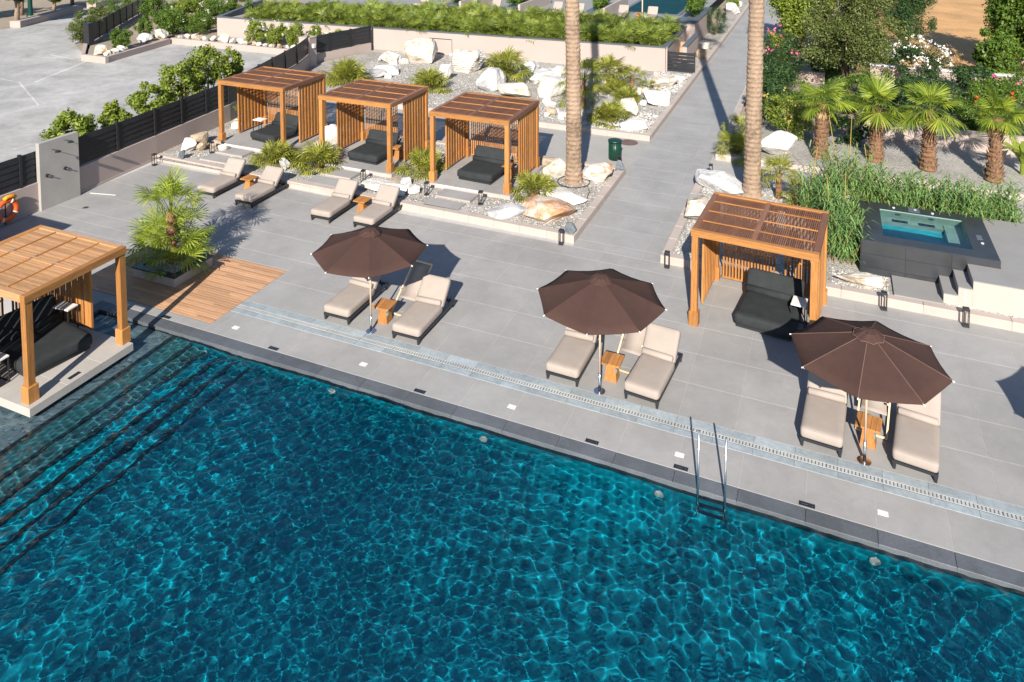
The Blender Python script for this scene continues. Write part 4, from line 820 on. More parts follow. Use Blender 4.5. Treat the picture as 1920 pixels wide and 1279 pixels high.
for k in range(30):      # smaller broken stones packed between the boulders
    bx = [q for q in ROCKS if q[0] == 'B'][(k*7) % 23]; a = rr.uniform(0, 6.28); s_ = rr.uniform(.3, .62)
    x, y = bx[1]+math.cos(a)*bx[3]*.75, bx[2]+math.sin(a)*bx[4]*.75
    if x > -8.1 or y > 45.2+(x+28)*.06 or y < 34.5: continue
    tag(obj('jagged_stone', jm[k % 4], None, (x, y, .18), (0, 0, rr.uniform(0, 6)), (s_, s_, s_)), 'small jagged white stone packed between the boulders of the rock garden', 'stone', 'jagged stones in the rock garden')
# hose rings and cables around the palm
tag(MB().tube([(-9.0+.62*math.cos(a*math.pi/12), 27.3+.62*math.sin(a*math.pi/12), .225) for a in range(25)], .018, 6, False).build('irrigation_hose', M_METAL, None, True), 'thin black irrigation hose ringing the tall palm base', 'hose')
tag(MB().tube([(-8.4, 27.1, .22), (-8.15, 26.6, .225), (-8.05, 26.0, .22), (-8.1, 25.7, .215)], .014, 6).build('cable', M_METAL, None, True), 'short black cable on the gravel right of the tall palm', 'cable')
# stones edging the car park planter
rr = random.Random(7); sx = []
for k in range(34): u = k/33; sx.append((-44.7-1.1*u+rr.uniform(-.25, .0), 35.9+5.9*u) if k < 11 else (-45.2+13.6*(k-11)/22, 42.45+rr.uniform(0, .35)))
smesh = [rockmesh('stone', 1, .85, .75, ROCKM[c], 400+i, .2) for i, c in enumerate(('w', 'wt', 't', 'wg'))]
for k, (x, y) in enumerate(sx):
    s = rr.uniform(.35, .62); o = obj('stone', smesh[k % 4], None, (x, y, .3), (0, 0, rr.uniform(0, 6)), (s, s, s)); tag(o, 'pale rounded stone in the row edging the car park planter', 'stone', 'stones edging the car park planter')
for i, (x, y, w, h, lab) in enumerate(((-45.6, 36.2, 1.1, .75, 'largest pale boulder at the tip of the car park planter'), (-46.8, 40.6, 1.2, .7, 'grey boulder under the shrub in the car park planter'), (-46.3, 41.7, 1.1, .85, 'big pale boulder at the inner corner of the car park planter'), (-41.0, 42.6, .9, .8, 'round pale boulder in the row below the planter wall corner'))):
    o = obj('boulder', rockmesh('boulder', w, w*.8, h, ROCKM[('wt', 'wg', 'wt', 'wt')[i]], 450+i, .3), None, (x, y, .27)); tag(o, lab, 'rock', 'boulders in the car park planter')
# --- furniture on the upper terrace far behind
def far_lounger(lab, x, y):
    t = thing('far_lounger', lab, 'sun lounger', (x, y, 1.42), R(180), 'sun loungers on the upper terrace')
    P, F = cushion(.8, .72, .16, .06, 4); obj('backrest', newmesh('backrest', P, F, M_BEIGEF, True), t, (0, -.25, .62), (-1.0, 0, 0)); P, F = cushion(.8, 1.25, .18, .06, 4); obj('mattress', newmesh('mattress', P, F, M_BEIGEF, True), t, (0, .6-1.25*0, .22)); MB().box(-.38, .38, -.5, 1.2, .12, .2).build('frame', M_METAL, t)
FL = [(-32.6, 57.4, 'leftmost visible far lounger on the upper terrace'), (-28.3, 58.0, 'second far lounger from the left on the upper terrace'), (-25.9, 57.6, 'third far lounger from the left on the upper terrace'), (-20.6, 58.0, 'far lounger just left of the tall palm trunk'), (-18.7, 57.8, 'far lounger just right of the tall palm trunk'), (-15.2, 58.3, 'far lounger left of the far teak table'), (-12.9, 58.4, 'rightmost far lounger on the upper terrace')]
for x, y, lab in FL: far_lounger(lab, x, y)
for x, y, lab in ((-30.5, 57.8, 'far teak table nearest the left on the upper terrace'), (-27.1, 57.9, 'far teak table in the middle of the upper terrace'), (-14.0, 58.4, 'far teak table between the two rightmost far loungers')): teak_table(lab, (x, y, 1.42), 0, .5)
for x, y, lab in ((-24.0, 55.2, 'far planter box with shrub left of the tall palm trunk'), (-29.2, 55.0, 'far planter box with shrub at the left of the upper terrace'), (-17.2, 56.0, 'far planter box with shrub right of the tall palm trunk')):
    t = thing('planter_box', lab, 'planter', (x, y, 1.42), 0, 'planter boxes on the upper terrace'); MB().box(-.6, .6, 0, 6, 0, .55).build('box_wall', M_BEIGE, t); MB().box(-.64, .64, -.04, 6.04, .55, .6).build('rim', M_CAP, t); MB().box(.75, .95, .8, 8, 0, .9).build('side_panel', M_BEIGE_CAP, t)
t = thing('planter_box', 'tall beige planter box with dense shrub behind the slatted gate', 'planter', (-9.6, 54.6, 0), 0, 'planter boxes on the upper terrace'); MB().box(-.75, .6, 0, 8, 0, 1.95).build('box_wall', M_BEIGE, t); MB().box(-.8, .65, -.05, 8.05, 1.95, 2.0).build('rim', M_CAP, t)
t = thing('plunge_pool', 'small dark teal pool on the upper terrace', 'pool', (0, 0, 0)); MB().box(-16.2, -11.2, 60.8, 72, 1.42, 1.5).build('pool_rim', M_COPING, t); MB().box(-15.9, -11.5, 61.1, 71.7, 1.5, 1.506).build('water', surf('dark_teal_water', (.006, .045, .055), .6, .4, 2, 8, .3, .05), t)
t = thing('far_parasol_pole', 'pale parasol pole standing between the two rightmost far loungers', 'pole', (-13.9, 59.3, 1.42)); MB().tube([(0, 0, 0), (0, 0, 2.6)], .05, 8).build('pole', M_POLE, t); MB().tube([(0, 0, 0), (0, 0, .04)], .25, 12).build('base_plate', M_STEEL, t)
# ------------------------------------------------------------------ vegetation
def rotm(az, el, roll=0.):
    return np.array((Matrix.Rotation(az, 3, 'Z') @ Matrix.Rotation(-el, 3, 'Y') @ Matrix.Rotation(roll, 3, 'X')))
def fan_leaf(rng, n, rl, pet, spread=2.5, droop=.25, wid=1.0, tip=0., fold=.12):
    """petiole along +x from the origin, blade of n leaflets in the xy-plane, upper side +z -> (V, quads)"""
    V = []; F = []
    w = .012+.006*pet
    V += [(0, -w, 0), (0, w, 0), (pet, w*.6, 0), (pet, -w*.6, 0), (0, 0, -w), (pet, 0, -w*.6)]; F += [(0, 3, 2, 1), (0, 4, 5, 3), (1, 2, 5, 4)]
    hw = rl*math.sin(spread/n)*.62*wid
    for k in range(n):
        a = -spread+2*spread*(k+.5)/n+rng.normal(0, .02); L = rl*(1-.22*abs(a/spread)**2)*rng.uniform(.9, 1.06)
        d = np.array([math.cos(a), math.sin(a), 0]); s = np.array([-d[1], d[0], 0]); d = np.array([d[0]*math.cos(tip), d[1], -d[0]*math.sin(tip)]); dz = droop*rng.uniform(.6, 1.4)
        b = len(V); f1, f2 = .52, .8
        c0 = np.array([pet, 0, 0]); c1 = c0+d*L*f1+np.array([0, 0, -dz*L*.10+fold*L*.1*abs(a)]); c2 = c0+d*L*f2+np.array([0, 0, -dz*L*.42]); c3 = c0+d*L*(1-.12*dz)+np.array([0, 0, -dz*L])
        V += [c0, c1-s*hw*f1*1.25, c1+s*hw*f1*1.25, c2-s*hw*.55, c2+s*hw*.55, c3]
        F += [(b, b+1, b+2, b+2), (b+1, b+3, b+4, b+2), (b+3, b+5, b+5, b+4)]
    return np.array(V), np.array(F)
def tri_fix(F):
    out = []
    for f in F:
        q = []
        for i in f:
            if i not in q: q.append(int(i))
        out.append(tuple(q))
    return out
def merge(parts):
    Vs, Fs, n = [], [], 0
    for V, F in parts: Vs.append(V); Fs += [tuple(i+n for i in f) for f in F]; n += len(V)
    return np.concatenate(Vs), Fs
def palm_crown(seed, nl, rl, pet, el0=1.45, el1=-.3, n=14, droop=.3, base=(0, 0, 0), spread=2.2, rad=.05, jit=.15, wid=.8):
    rng = np.random.default_rng(seed); parts = []
    for i in range(nl):
        u = (i+.5)/nl; el = el0+(el1-el0)*u**.9+rng.normal(0, jit); az = i*2.39996+rng.normal(0, .2); k = rng.uniform(.8, 1.15)
        V, F = fan_leaf(rng, n, rl*k, pet*k*(.75+.5*u), spread, droop*(.6+u), wid)
        M = rotm(az, el, rng.normal(0, .25)); V = V@M.T+np.array(base)+np.array([math.cos(az)*rad, math.sin(az)*rad, rng.uniform(-.05, .05)])
        parts.append((V, tri_fix(F)))
    return merge(parts)
def trunk_mesh(h, r0, r1, seed, rings=40, bump=.05, n=14, lean=(0, 0), flare=.25, sharp=True):
    rng = np.random.default_rng(seed); V = []; F = []
    for i in range(rings+1):
        u = i/rings; z = h*u; r = r0+(r1-r0)*u+flare*r0*math.exp(-u*h*4)
        for k in range(n):
            a = 2*math.pi*(k+.5*(i % 2))/n; rr = r*(1+(bump if i % 2 else -bump)+rng.normal(0, bump*.6))
            V.append((rr*math.cos(a)+lean[0]*u*u, rr*math.sin(a)+lean[1]*u*u, z+rng.normal(0, .1)*h/rings))
    for i in range(rings):
        for k in range(n): F.append((i*n+k, i*n+(k+1) % n, (i+1)*n+(k+1) % n, (i+1)*n+k))
    F.append(tuple(range(rings*n, rings*n+n))); return V, F
def dwarf(lab, x, y, rad, h, seed, z=.2, mat=None, trunk=0., nl=None, clumps=1, group='dwarf fan palms in the gravel beds', leafn=15, tr=.11):
    t = thing('fan_palm_shrub', lab, 'palm', (x, y, z), 0, group); rng = random.Random(seed); parts = []
    for c in range(clumps):
        off = (0, 0, trunk) if c == 0 else (rng.uniform(-.6, .6)*rad, rng.uniform(-.6, .6)*rad, trunk*.3*rng.random())
        k = 1 if c == 0 else rng.uniform(.55, .85); hh = (h-trunk)*k; rr = rad*k
        rl = .5*min(rr*1.15, hh); pet = .62*max(rr, hh)*.8
        parts.append(palm_crown(seed*10+c, nl or 34, rl, pet, 1.5, -.15 if trunk < .3 else -.55, leafn, .3, off, 2.1))
    V, F = merge(parts); obj('crown', newmesh('crown', V, F, mat or L_DWARF), t)
    V, F = trunk_mesh(max(.22, trunk), tr, tr*.9, seed, 10, .12, 9); obj('trunk', newmesh('trunk', V, F, M_TRUNKH), t)
    return t
D = [('bushy fan palm behind the rear pergola nearest the fence', -26.0, 36.6, 1.25, 1.95, 11, .1, 44, 2), ('bushy fan palm behind the middle rear pergola', -20.9, 37.3, 1.05, 1.6, 12, .1, 40, 2), ('tall bushy fan palm against the planter wall behind the pergola by the palm trunk', -17.7, 40.7, 1.15, 2.5, 13, .7, 44, 3),
     ('slender tall fan palm just right of the tall trunk', -11.75, 37.2, .8, 3.3, 14, 1.5, 34, 2), ('fan palm cluster against the planter wall right of the tall trunk', -11.6, 41.3, 1.1, 2.4, 15, .9, 40, 2), ('small grey green fan palm with short trunk by the planter wall', -10.4, 42.1, 1.05, 1.35, 16, .65, 26, 1),
     ('low fan palm between the trunked palm and the walkway', -9.98, 39.4, .8, .95, 17, .05, 30, 1), ('round fan palm nearest the path behind the green bin', -9.8, 35.3, .95, 1.45, 18, .1, 46, 2), ('little fan palm shoot beside the small trunked palm', -9.3, 41.3, .45, 1.2, 19, .2, 16, 1),
     ('fan palm beside the second lounger in front of the rear pergola', -21.0, 24.35, .78, 1.22, 20, .1, 38, 2), ('fan palm between the first and middle rear pergolas', -18.95, 24.75, .92, 1.35, 21, .1, 42, 2), ('fan palm between the middle pergola and the one by the palm trunk', -14.95, 26.1, .72, 1.35, 22, .1, 36, 2),
     ('narrow leaved fan palm at the foot of the pergola by the palm trunk', -9.95, 25.5, .75, 1.1, 23, .05, 40, 1), ('fan palm beside the fence left of the rear pergola', -26.1, 28.6, .5, 1.5, 24, .1, 22, 1), ('trunked fan palm right of the tall palm behind the pergola near the hot tub', -1.62, 28.75, .95, 1.7, 25, .95, 26, 1),
     ('smaller fan palm behind the pergola near the hot tub', -1.0, 28.5, .7, 1.0, 26, .4, 22, 1), ('fan palm half hidden by the tall palm at the walkway edge', -3.65, 33.1, .7, 1.35, 27, .1, 32, 2), ('fan palm clump low behind the tall palm at the walkway', -3.6, 35.2, .6, 1.5, 28, .3, 24, 1)]
for lab, x, y, r, h, s, tr, nl, cl in D: dwarf(lab, x, y, r, h, s, .2, None, tr, nl, cl)
# planter palm: trunked head over a skirt of suckers; leaves one by one
t = thing('planter_palm', 'multi stemmed fan palm growing in the square planter', 'palm', (-18.05, 16.42, .26)); rngp = np.random.default_rng(31)
lvs = [newmesh('leaf', *(lambda vf: (vf[0], tri_fix(vf[1])))(fan_leaf(rngp, 17, .46, .66, 2.0, .25, .75)), L_PALM) for _ in range(4)]
def place_leaves(t, n, base, el0, el1, sc_, seed, ms, name='leaf', twist=0):
    rg = np.random.default_rng(seed)
    for i in range(n):
        u = (i+.5)/n; az = i*2.39996+rg.normal(0, .2)+twist; el = el0+(el1-el0)*u+rg.normal(0, .2)
        o = obj(name, ms[i % len(ms)], t, base, Matrix(rotm(az, el, rg.normal(0, .25)).tolist()).to_euler(), (sc_*rg.uniform(.75, 1.15),)*3)
V, F = trunk_mesh(1.6, .12, .13, 3, 18, .12, 10, lean=(.05, -.05)); obj('trunk', newmesh('trunk', V, F, M_TRUNKH), t)
place_leaves(t, 20, (.05, -.05, 1.55), 1.5, .45, 1.18, 5, lvs)
for k, (sx_, sy_, hh) in enumerate(((.3, .1, .55), (-.3, .15, .7), (.1, -.3, .5), (-.15, -.25, .85), (.45, -.15, .3), (-.5, -.05, .35), (.15, .3, .9))): place_leaves(t, 9, (sx_, sy_, hh*.6), 1.2, -.05, 1.15, 40+k, lvs, twist=k)
# four stout fan palms
bigl = [newmesh('leaf', *(lambda vf: (vf[0], tri_fix(vf[1])))(fan_leaf(rngp, 30, rngp.uniform(.72, .86), .58, 2.0, .2, 1.0, .3)), L_PALM) for _ in range(4)]
dryl = [newmesh('dry_leaf', *(lambda vf: (vf[0], tri_fix(vf[1])))(fan_leaf(rngp, 14, .5, .4, 1.4, .7, 1.0)), L_DRYF) for _ in range(2)]
for i, (x, y, h, lab) in enumerate(((-.28, 34.0, 2.35, 'stout fan palm farthest left of the row of four'), (1.82, 34.4, 2.3, 'second stout fan palm from the walkway in the row of four'), (3.72, 34.1, 2.45, 'third stout fan palm from the walkway in the row of four'), (5.95, 33.75, 2.5, 'stout fan palm farthest right in the row of four'))):
    t = thing('stout_fan_palm', lab, 'palm', (x, y, .18), R(i*70), 'row of four stout fan palms')
    V, F = trunk_mesh(h, .29, .15, 60+i, 26, .10, 14, flare=.1); tk = obj('trunk', newmesh('trunk', V, F, M_TRUNKH), t)
    m = MB(); rg = random.Random(i)
    for k in range(230):
        z = rg.uniform(.05, h*.96); a = rg.uniform(0, 6.28); r = .29-.14*z/h+.01; w = rg.uniform(.03, .06); l = rg.uniform(.10, .22)
        c = Vector((r*math.cos(a), r*math.sin(a), z)); o_ = Vector((math.cos(a), math.sin(a), 0)); s_ = Vector((-math.sin(a), math.cos(a), 0))
        m.add([c-s_*w, c+s_*w, c+o_*l*.5+s_*w*.5+Vector((0, 0, l*.9)), c+o_*l*.5-s_*w*.5+Vector((0, 0, l*.9))], [(0, 1, 2, 3)])
    tag(m.build('leaf_stubs', surf('leaf_stub', (.29, .18, .115), .95, .4, 6, 20, 0), tk), kind='stuff')
    place_leaves(t, 14+i % 2, (0, 0, h), 1.5, -.55, .98+.06*(i % 3), 70+i, bigl)
    place_leaves(t, 4, (0, 0, h-.1), -.7, -1.1, .9, 80+i, dryl, 'dry_leaf')
# two very tall palms, crowns above the frame
for i, (x, y, h, lab, ln) in enumerate(((-9.0, 27.3, 15.2, 'very tall slim palm trunk in the gravel bed beside the third rear pergola', (.35, .1)), (-2.55, 28.7, 16.6, 'very tall slim palm trunk behind the pergola near the hot tub', (.15, .0)))):
    t = thing('tall_palm', lab, 'palm', (x, y, .15), 0, 'two very tall palms'); ln = (-.45, -.1) if i == 0 else (.12, 0)
    V, F = trunk_mesh(h, .30, .235, 90+i, int(h/.085), .04, 22, ln, .32); obj('trunk', newmesh('trunk', V, F, M_TRUNK), t)
    V, F = palm_crown(95+i, 26, .9, 1.0, 1.5, .2, 16, .4, (ln[0], ln[1], h), 1.3); obj('crown', newmesh('crown', V, F, L_PALM), t)
# --- leafy shrubs and trees
def leaf_cloud(seed, n, ctr, rad, leaf, clumps=40, aspect=.45, shell=.55, up=.3, cr=.3):
    rng = np.random.default_rng(seed); ctr = np.array(ctr); rad = np.array(rad)
    d = rng.normal(size=(clumps, 3)); d /= np.linalg.norm(d, axis=1, keepdims=True); C = ctr+d*rad*(shell+(1-shell)*rng.random((clumps, 1)))*rng.uniform(.75, 1.08, (clumps, 1))
    cs = rng.uniform(.6, 1.3, clumps); k = rng.integers(0, clumps, n)
    e = rng.normal(size=(n, 3)); e /= np.linalg.norm(e, axis=1, keepdims=True)
    P = C[k]+e*(rad*cr*cs[k][:, None])*rng.random((n, 1))**.5
    nrm = e*.6+np.array([0, 0, up])+rng.normal(0, .5, (n, 3)); nrm /= np.linalg.norm(nrm, axis=1, keepdims=True)
    a = np.cross(nrm, rng.normal(size=(n, 3))); a /= np.linalg.norm(a, axis=1, keepdims=True); b = np.cross(nrm, a)
    L = leaf*rng.uniform(.6, 1.3, (n, 1)); V = np.stack([P-a*L*.5, P+b*L*aspect*.5, P+a*L*.5, P-b*L*aspect*.5], 1)
    return V.reshape(-1, 3), np.arange(4*n).reshape(-1, 4), C
def shrub(name, lab, cat, x, y, w, h, seed, mat, z=.2, n=2600, leaf=.11, flowers=None, nf=0, group=None, aspect=.45, depth=None, clumps=34, cr=.3, stem=True, low=.5, fsize=.13):
    t = thing(name, lab, cat, (x, y, z), 0, group); d = depth or w
    V, F, C = leaf_cloud(seed, n, (0, 0, h*low), (w/2*.86, d/2*.86, h*(1-low)*.9), leaf, clumps, aspect, cr=cr); obj('crown', newmesh('crown', V, F, mat), t)
    m = MB(); rg = random.Random(seed)
    for c in C[:9]: m.tube([(rg.uniform(-.06, .06), rg.uniform(-.06, .06), -.05), (c[0]*.4, c[1]*.4, max(.05, c[2]*.5)), tuple(c)], [.03, .02, .008], 5)
    m.build('stems', M_BARK, t)
    if flowers:
        rng = np.random.default_rng(seed+5); fr = fsize; ps = []; e = rng.normal(size=(nf, 3)); e[:, 2] = abs(e[:, 2]); e[:, 1] -= .5; e /= np.linalg.norm(e, axis=1, keepdims=True)
        V, F = [], []
        for q in e:
            c = np.array([0, 0, h*low])+q*np.array([w/2, d/2, h*(1-low)])*1.0
            for _ in range(7): o_ = c+rng.normal(0, fr*.45, 3); u = rng.normal(size=3); u /= np.linalg.norm(u); v = np.cross(u, rng.normal(size=3)); v /= np.linalg.norm(v); b = len(V); V += [o_-u*fr*.4, o_+v*fr*.4, o_+u*fr*.4, o_-v*fr*.4]; F.append((b, b+1, b+2, b+3))
        obj('blossoms', newmesh('blossoms', V, F, flowers), t)
    return t
def tree(name, lab, x, y, w, h, seed, mat, trunk_h, n=16000, leaf=.16, z=.15, aspect=.45, clumps=70, cr=.26, group=None, tr=.16, low=None):
    t = thing(name, lab, 'tree', (x, y, z), 0, group); c0 = low or (trunk_h+h)/2
    V, F, C = leaf_cloud(seed, n, (0, 0, c0), (w/2*.85, w/2*.85, (h-trunk_h)/2*.9), leaf, clumps, aspect, .35, cr=cr); obj('crown', newmesh('crown', V, F, mat), t)
    m = MB().tube([(0, 0, -.1), (.05, 0, trunk_h*.6), (.0, .1, trunk_h), (.1, 0, c0)], [tr*1.2, tr, tr*.8, tr*.4], 8)
    for k, c in enumerate(C[:12]): m.tube([(0, .05, trunk_h*(.7+.03*k)), (c[0]*.5, c[1]*.5, c0*.75+c[2]*.25), tuple(c)], [tr*.45, tr*.25, .02], 5)
    m.build('trunk', M_BARK, t, True); return t
tree('broadleaf_tree', 'bright green leafy tree beside the far end of the walkway', -1.9, 55.5, 5.6, 8.0, 201, L_BRIGHT, .2, 26000, .24, clumps=130)
tree('juniper_tree', 'wide olive green juniper with bare branches behind the fan palms', .9, 45.0, 6.6, 7.6, 202, L_OLIVE, .4, 42000, .15, aspect=.35, clumps=110, cr=.2)
tree('cypress_tree', 'dense dark green feathery tree at the edge of the dry field', 4.6, 56.5, 5.0, 8.5, 203, L_DARK, .3, 44000, .17, aspect=.25, clumps=90)
tree('citrus_tree', 'glossy green citrus tree at the top right corner', 10.9, 54.5, 5.6, 8.5, 204, L_BUSH, .2, 40000, .24, clumps=140)
tree('citrus_tree', 'second glossy green tree behind the rightmost fan palm', 8.9, 51.4, 3.4, 3.4, 205, L_BUSH, .1, 12000, .22, clumps=50)
for a in [('oleander_shrub', 'dark oleander beside the walkway with pink flowers at its top', -2.7, 45.2, 3.4, 3.4, L_DARK, L_FLP, 9, 7000, .2, .22), ('lantana_shrub', 'dense yellow green shrub behind the tall palm at the walkway', -1.8, 36.7, 3.0, 2.1, L_BRIGHT, L_YEL, 14, 8000, .10, .5),
          ('flowering_shrub', 'shrub covered with white flowers behind the fan palms', 4.6, 48.4, 3.3, 3.0, L_DARK, L_FLW, 60, 6000, .14, .4), ('dark_shrub', 'dark round shrub between the first two stout fan palms', .9, 36.4, 2.0, 1.6, L_DARK, L_FLW, 5, 4500, .12, .45),
          ('dark_shrub', 'dark shrub behind the second and third stout fan palms', 2.9, 39.3, 3.6, 2.6, L_DARK, None, 0, 8000, .15, .4), ('dark_shrub', 'dark shrub behind the third and fourth stout fan palms', 6.2, 39.8, 3.8, 2.5, L_BUSH, L_FLR, 6, 8000, .15, .4),
          ('oleander_shrub', 'oleander with pink flowers at the right edge', 9.2, 44.5, 3.2, 2.9, L_BUSH, L_FLP, 12, 6000, .16, .25), ('dark_shrub', 'shrub below the juniper trunk', -.6, 40.2, 3.4, 2.0, L_BUSH, None, 0, 7000, .13, .4), ('green_shrub', 'bright shrub at the walkway edge below the leafy tree', -3.0, 50.5, 2.4, 2.8, L_BRIGHT, L_FLP, 6, 5000, .15, .4),
          ('dry_shrub', 'dry brown shrub beside the white flowering one', 6.6, 53.2, 2.2, 1.8, L_DRYF, None, 0, 1500, .12, .3), ('green_shrub', 'low green shrub behind the rightmost stout fan palm', 8.8, 39.0, 3.0, 2.2, L_BUSH, None, 0, 6000, .14, .4)]:
    shrub(a[0], a[1], 'shrub', a[2], a[3], a[4], a[5], hash(a[1]) % 1000 if False else 210+int(a[2]*7+a[3]*3), a[6], .16, a[9], a[10], a[7], a[8], 'garden shrubs right of the walkway', a[11])
for i, (x, y, w, h, mt, lab) in enumerate(((-2.9, 39.2, 2.4, 2.3, L_DARK, 'dark shrub between the yellow green shrub and the walkway'), (-2.6, 42.2, 2.6, 2.4, L_DARK, 'dark shrub in front of the pink oleander'), (1.3, 41.6, 3.6, 2.2, L_BUSH, 'shrub in the shade in front of the juniper trunk'), (4.6, 43.0, 3.8, 2.4, L_DARK, 'dark shrub in front of the white flowering one'), (7.6, 42.6, 3.2, 2.4, L_BUSH, 'shrub left of the pink oleander at the right edge'), (-.2, 48.8, 3.2, 2.6, L_BUSH, 'shrub behind the juniper tree'), (7.4, 47.2, 3.0, 2.0, L_DARK, 'dark shrub below the upper garden wall'), (3.0, 52.8, 3.2, 2.0, L_OLIVE, 'olive shrub at the foot of the dark feathery tree'), (-2.2, 60.5, 4.0, 4.5, L_BRIGHT, 'leafy shrub behind the bright tree by the walkway'))):
    shrub('dark_shrub', lab, 'shrub', x, y, w, h, 220+i, mt, .16, 7000, .15, None, 0, 'garden shrubs right of the walkway', .4, clumps=48)
shrub('round_pine_bush', 'round dark feathery bush beside the far walkway', 'shrub', -8.35, 60.4, 2.3, 2.4, 240, L_DARK, .2, 5200, .16, aspect=.12, clumps=50)
shrub('far_green_bush', 'bright bush beside the white boulders far up the walkway', 'shrub', -8.6, 73.5, 1.6, 1.5, 241, L_BRIGHT, .2, 1500, .2)
# broad banana-like plant at the right edge
t = thing('banana_plant', 'broad leaved plant at the right edge behind the hot tub', 'plant', (7.1, 35.0, .2)); m = []
bl = MB().add([(0, 0, 0), (.3, -.12, .12), (.62, -.13, .13), (.95, 0, .0), (.62, .13, .13), (.3, .12, .12), (.3, 0, .09), (.62, 0, .1)], [(0, 1, 6), (0, 6, 5), (1, 2, 7, 6), (6, 7, 4, 5), (2, 3, 7), (7, 3, 4)]).mesh('leaf', L_BRIGHT)
for k in range(14): obj('leaf', bl, t, (0, 0, .25+.05*k), Matrix(rotm(k*2.4, .9-.06*k).tolist()).to_euler(), (1.2, 1.2, 1.2))
MB().tube([(0, 0, 0), (0, 0, .9)], [.08, .05], 8).build('stem', L_BRIGHT, t)
# far planter shrubs
for i, (x, y, lab) in enumerate(((-24., 58.2, 'hedge shrub in the far planter box left of the tall palm'), (-29.2, 58, 'hedge shrub in the far planter box farthest left'), (-17.2, 58.9, 'hedge shrub in the far planter box right of the tall palm'))): shrub('planter_shrub', lab, 'shrub', x, y, 1.5, 1.5, 250+i, L_BUSH, 1.9, 3200, .17, depth=5.5, clumps=50, group='hedge shrubs in far planters')
shrub('planter_shrub', 'dense hedge shrub in the tall planter behind the slatted gate', 'shrub', -9.65, 59.0, 1.6, 2.0, 255, L_BUSH, 1.9, 5200, .17, depth=7, clumps=70, group='hedge shrubs in far planters')
# shrubs along the fence in the car park
for i, (x, y, w, h, lab) in enumerate(((-27.6, 16.2, 2.2, 2.5, 'low shrub behind the fence left of the shower wall'), (-27.9, 20.6, 2.0, 2.9, 'shrub behind the fence just right of the shower wall'), (-28.3, 22.9, 1.3, 2.45, 'small shrub sprig behind the fence'), (-28.7, 25.2, 2.3, 2.9, 'shrub behind the fence in the middle of the row'), (-29.3, 27.6, 2.5, 3.4, 'large shrub behind the fence leaning over it'), (-30.0, 29.9, 2.3, 3.5, 'large shrub behind the fence next to the rear pergola'), (-30.9, 32.7, 1.6, 2.7, 'shrub behind the fence hidden partly by the rear pergola'))):
    shrub('fence_shrub', lab, 'shrub', x, y, w, h, 260+i, L_BRIGHT, 0, 4600, .17, group='shrubs along the car park fence', low=.62, depth=w*1.15, clumps=40, cr=.28)
for i, (x, y, w, h, fl, lab) in enumerate(((-38.6, 43.2, 1.7, 1.9, 8, 'first white flowering oleander below the planter wall'), (-36.8, 43.1, 1.8, 2.0, 10, 'second white flowering oleander below the planter wall'), (-34.9, 43.1, 1.8, 2.0, 8, 'third white flowering oleander below the planter wall'), (-33.2, 43.2, 1.6, 1.8, 9, 'fourth white flowering oleander below the planter wall'), (-31.6, 43.5, 1.6, 1.6, 3, 'oleander below the planter wall next to the pillar'),
    (-45.9, 37.9, 1.6, 1.7, 0, 'green shrub near the tip of the car park planter'), (-47.4, 41.2, 1.4, 1.9, 0, 'slim shrub behind the boulder in the car park planter'), (-48.6, 44.2, 2.4, 1.9, 0, 'shrub beside the black car park fence'), (-45.3, 44.6, 2.6, 2.0, 10, 'white flowering bush filling the car park planter'), (-46.5, 47.4, 3.0, 2.4, 10, 'white flowering bush farther back in the car park planter'), (-48.6, 50.4, 3.2, 2.6, 6, 'bush at the back of the car park planter'), (-50.8, 47.2, 2.4, 2.2, 0, 'bush against the black car park fence'))):
    shrub('oleander_shrub', lab, 'shrub', x, y, w, h, 280+i, L_BUSH if i > 4 else L_BRIGHT, .27, 4200, .2, L_FLW if fl else None, fl, 'oleanders of the car park planter', .22, fsize=.09)
for i, (x, y, w, h, lab) in enumerate(((-46.9, 43.4, 2.6, 2.4, 'leafy bush behind the pale boulders of the car park planter'), (-48.4, 46.6, 3.0, 2.8, 'leafy bush in the middle of the car park planter'), (-46.2, 49.9, 2.8, 2.6, 'leafy bush beside the return of the planter wall'), (-51.2, 50.6, 3.4, 3.0, 'tall leafy bush at the back of the car park planter'), (-53.6, 47.6, 2.6, 2.4, 'leafy bush near the middle of the black car park fence'), (-54.5, 52.2, 3.6, 3.0, 'leafy bush farthest back in the car park planter'))):
    shrub('leafy_bush', lab, 'shrub', x, y, w, h, 320+i, L_BRIGHT if i % 2 else L_BUSH, .27, 5000, .2, L_FLW if i % 2 else None, 6, 'oleanders of the car park planter', .25, fsize=.09, clumps=44)
for i, (x, y, w, h, lab) in enumerate(((-51.8, 39.6, 2.6, 2.5, 'feathery shrub hanging over the end of the black car park fence'), (-55.2, 43.6, 3.0, 2.3, 'feathery shrub behind the black car park fence'), (-60.5, 49.8, 5.4, 2.9, 'wide dark shrub behind the far end of the black car park fence'))): shrub('feathery_shrub', lab, 'shrub', x, y, w, h, 300+i, L_OLIVE if i < 2 else L_BUSH, 0, 6500, .24, aspect=.15, group='shrubs behind the black car park fence')
tree('roadside_tree', 'dark tree with pale trunk at the top left corner', -63.4, 42.3, 4.2, 6.0, 310, L_DARK, 1.5, 14000, .22, tr=.2)
tree('roadside_tree', 'tree behind the green lamp post', -68.5, 46.2, 4.0, 5.5, 311, L_OLIVE, 1.6, 8000, .22)
tree('roadside_tree', 'small yellowish tree right of the green lamp post', -67.8, 48.8, 3.2, 3.6, 312, L_BRIGHT, .6, 6000, .22)
tree('roadside_tree', 'dark slim tree near the gap in the far kerb', -69.8, 52.2, 3.4, 5.0, 313, L_DARK, 1.5, 7000, .22)
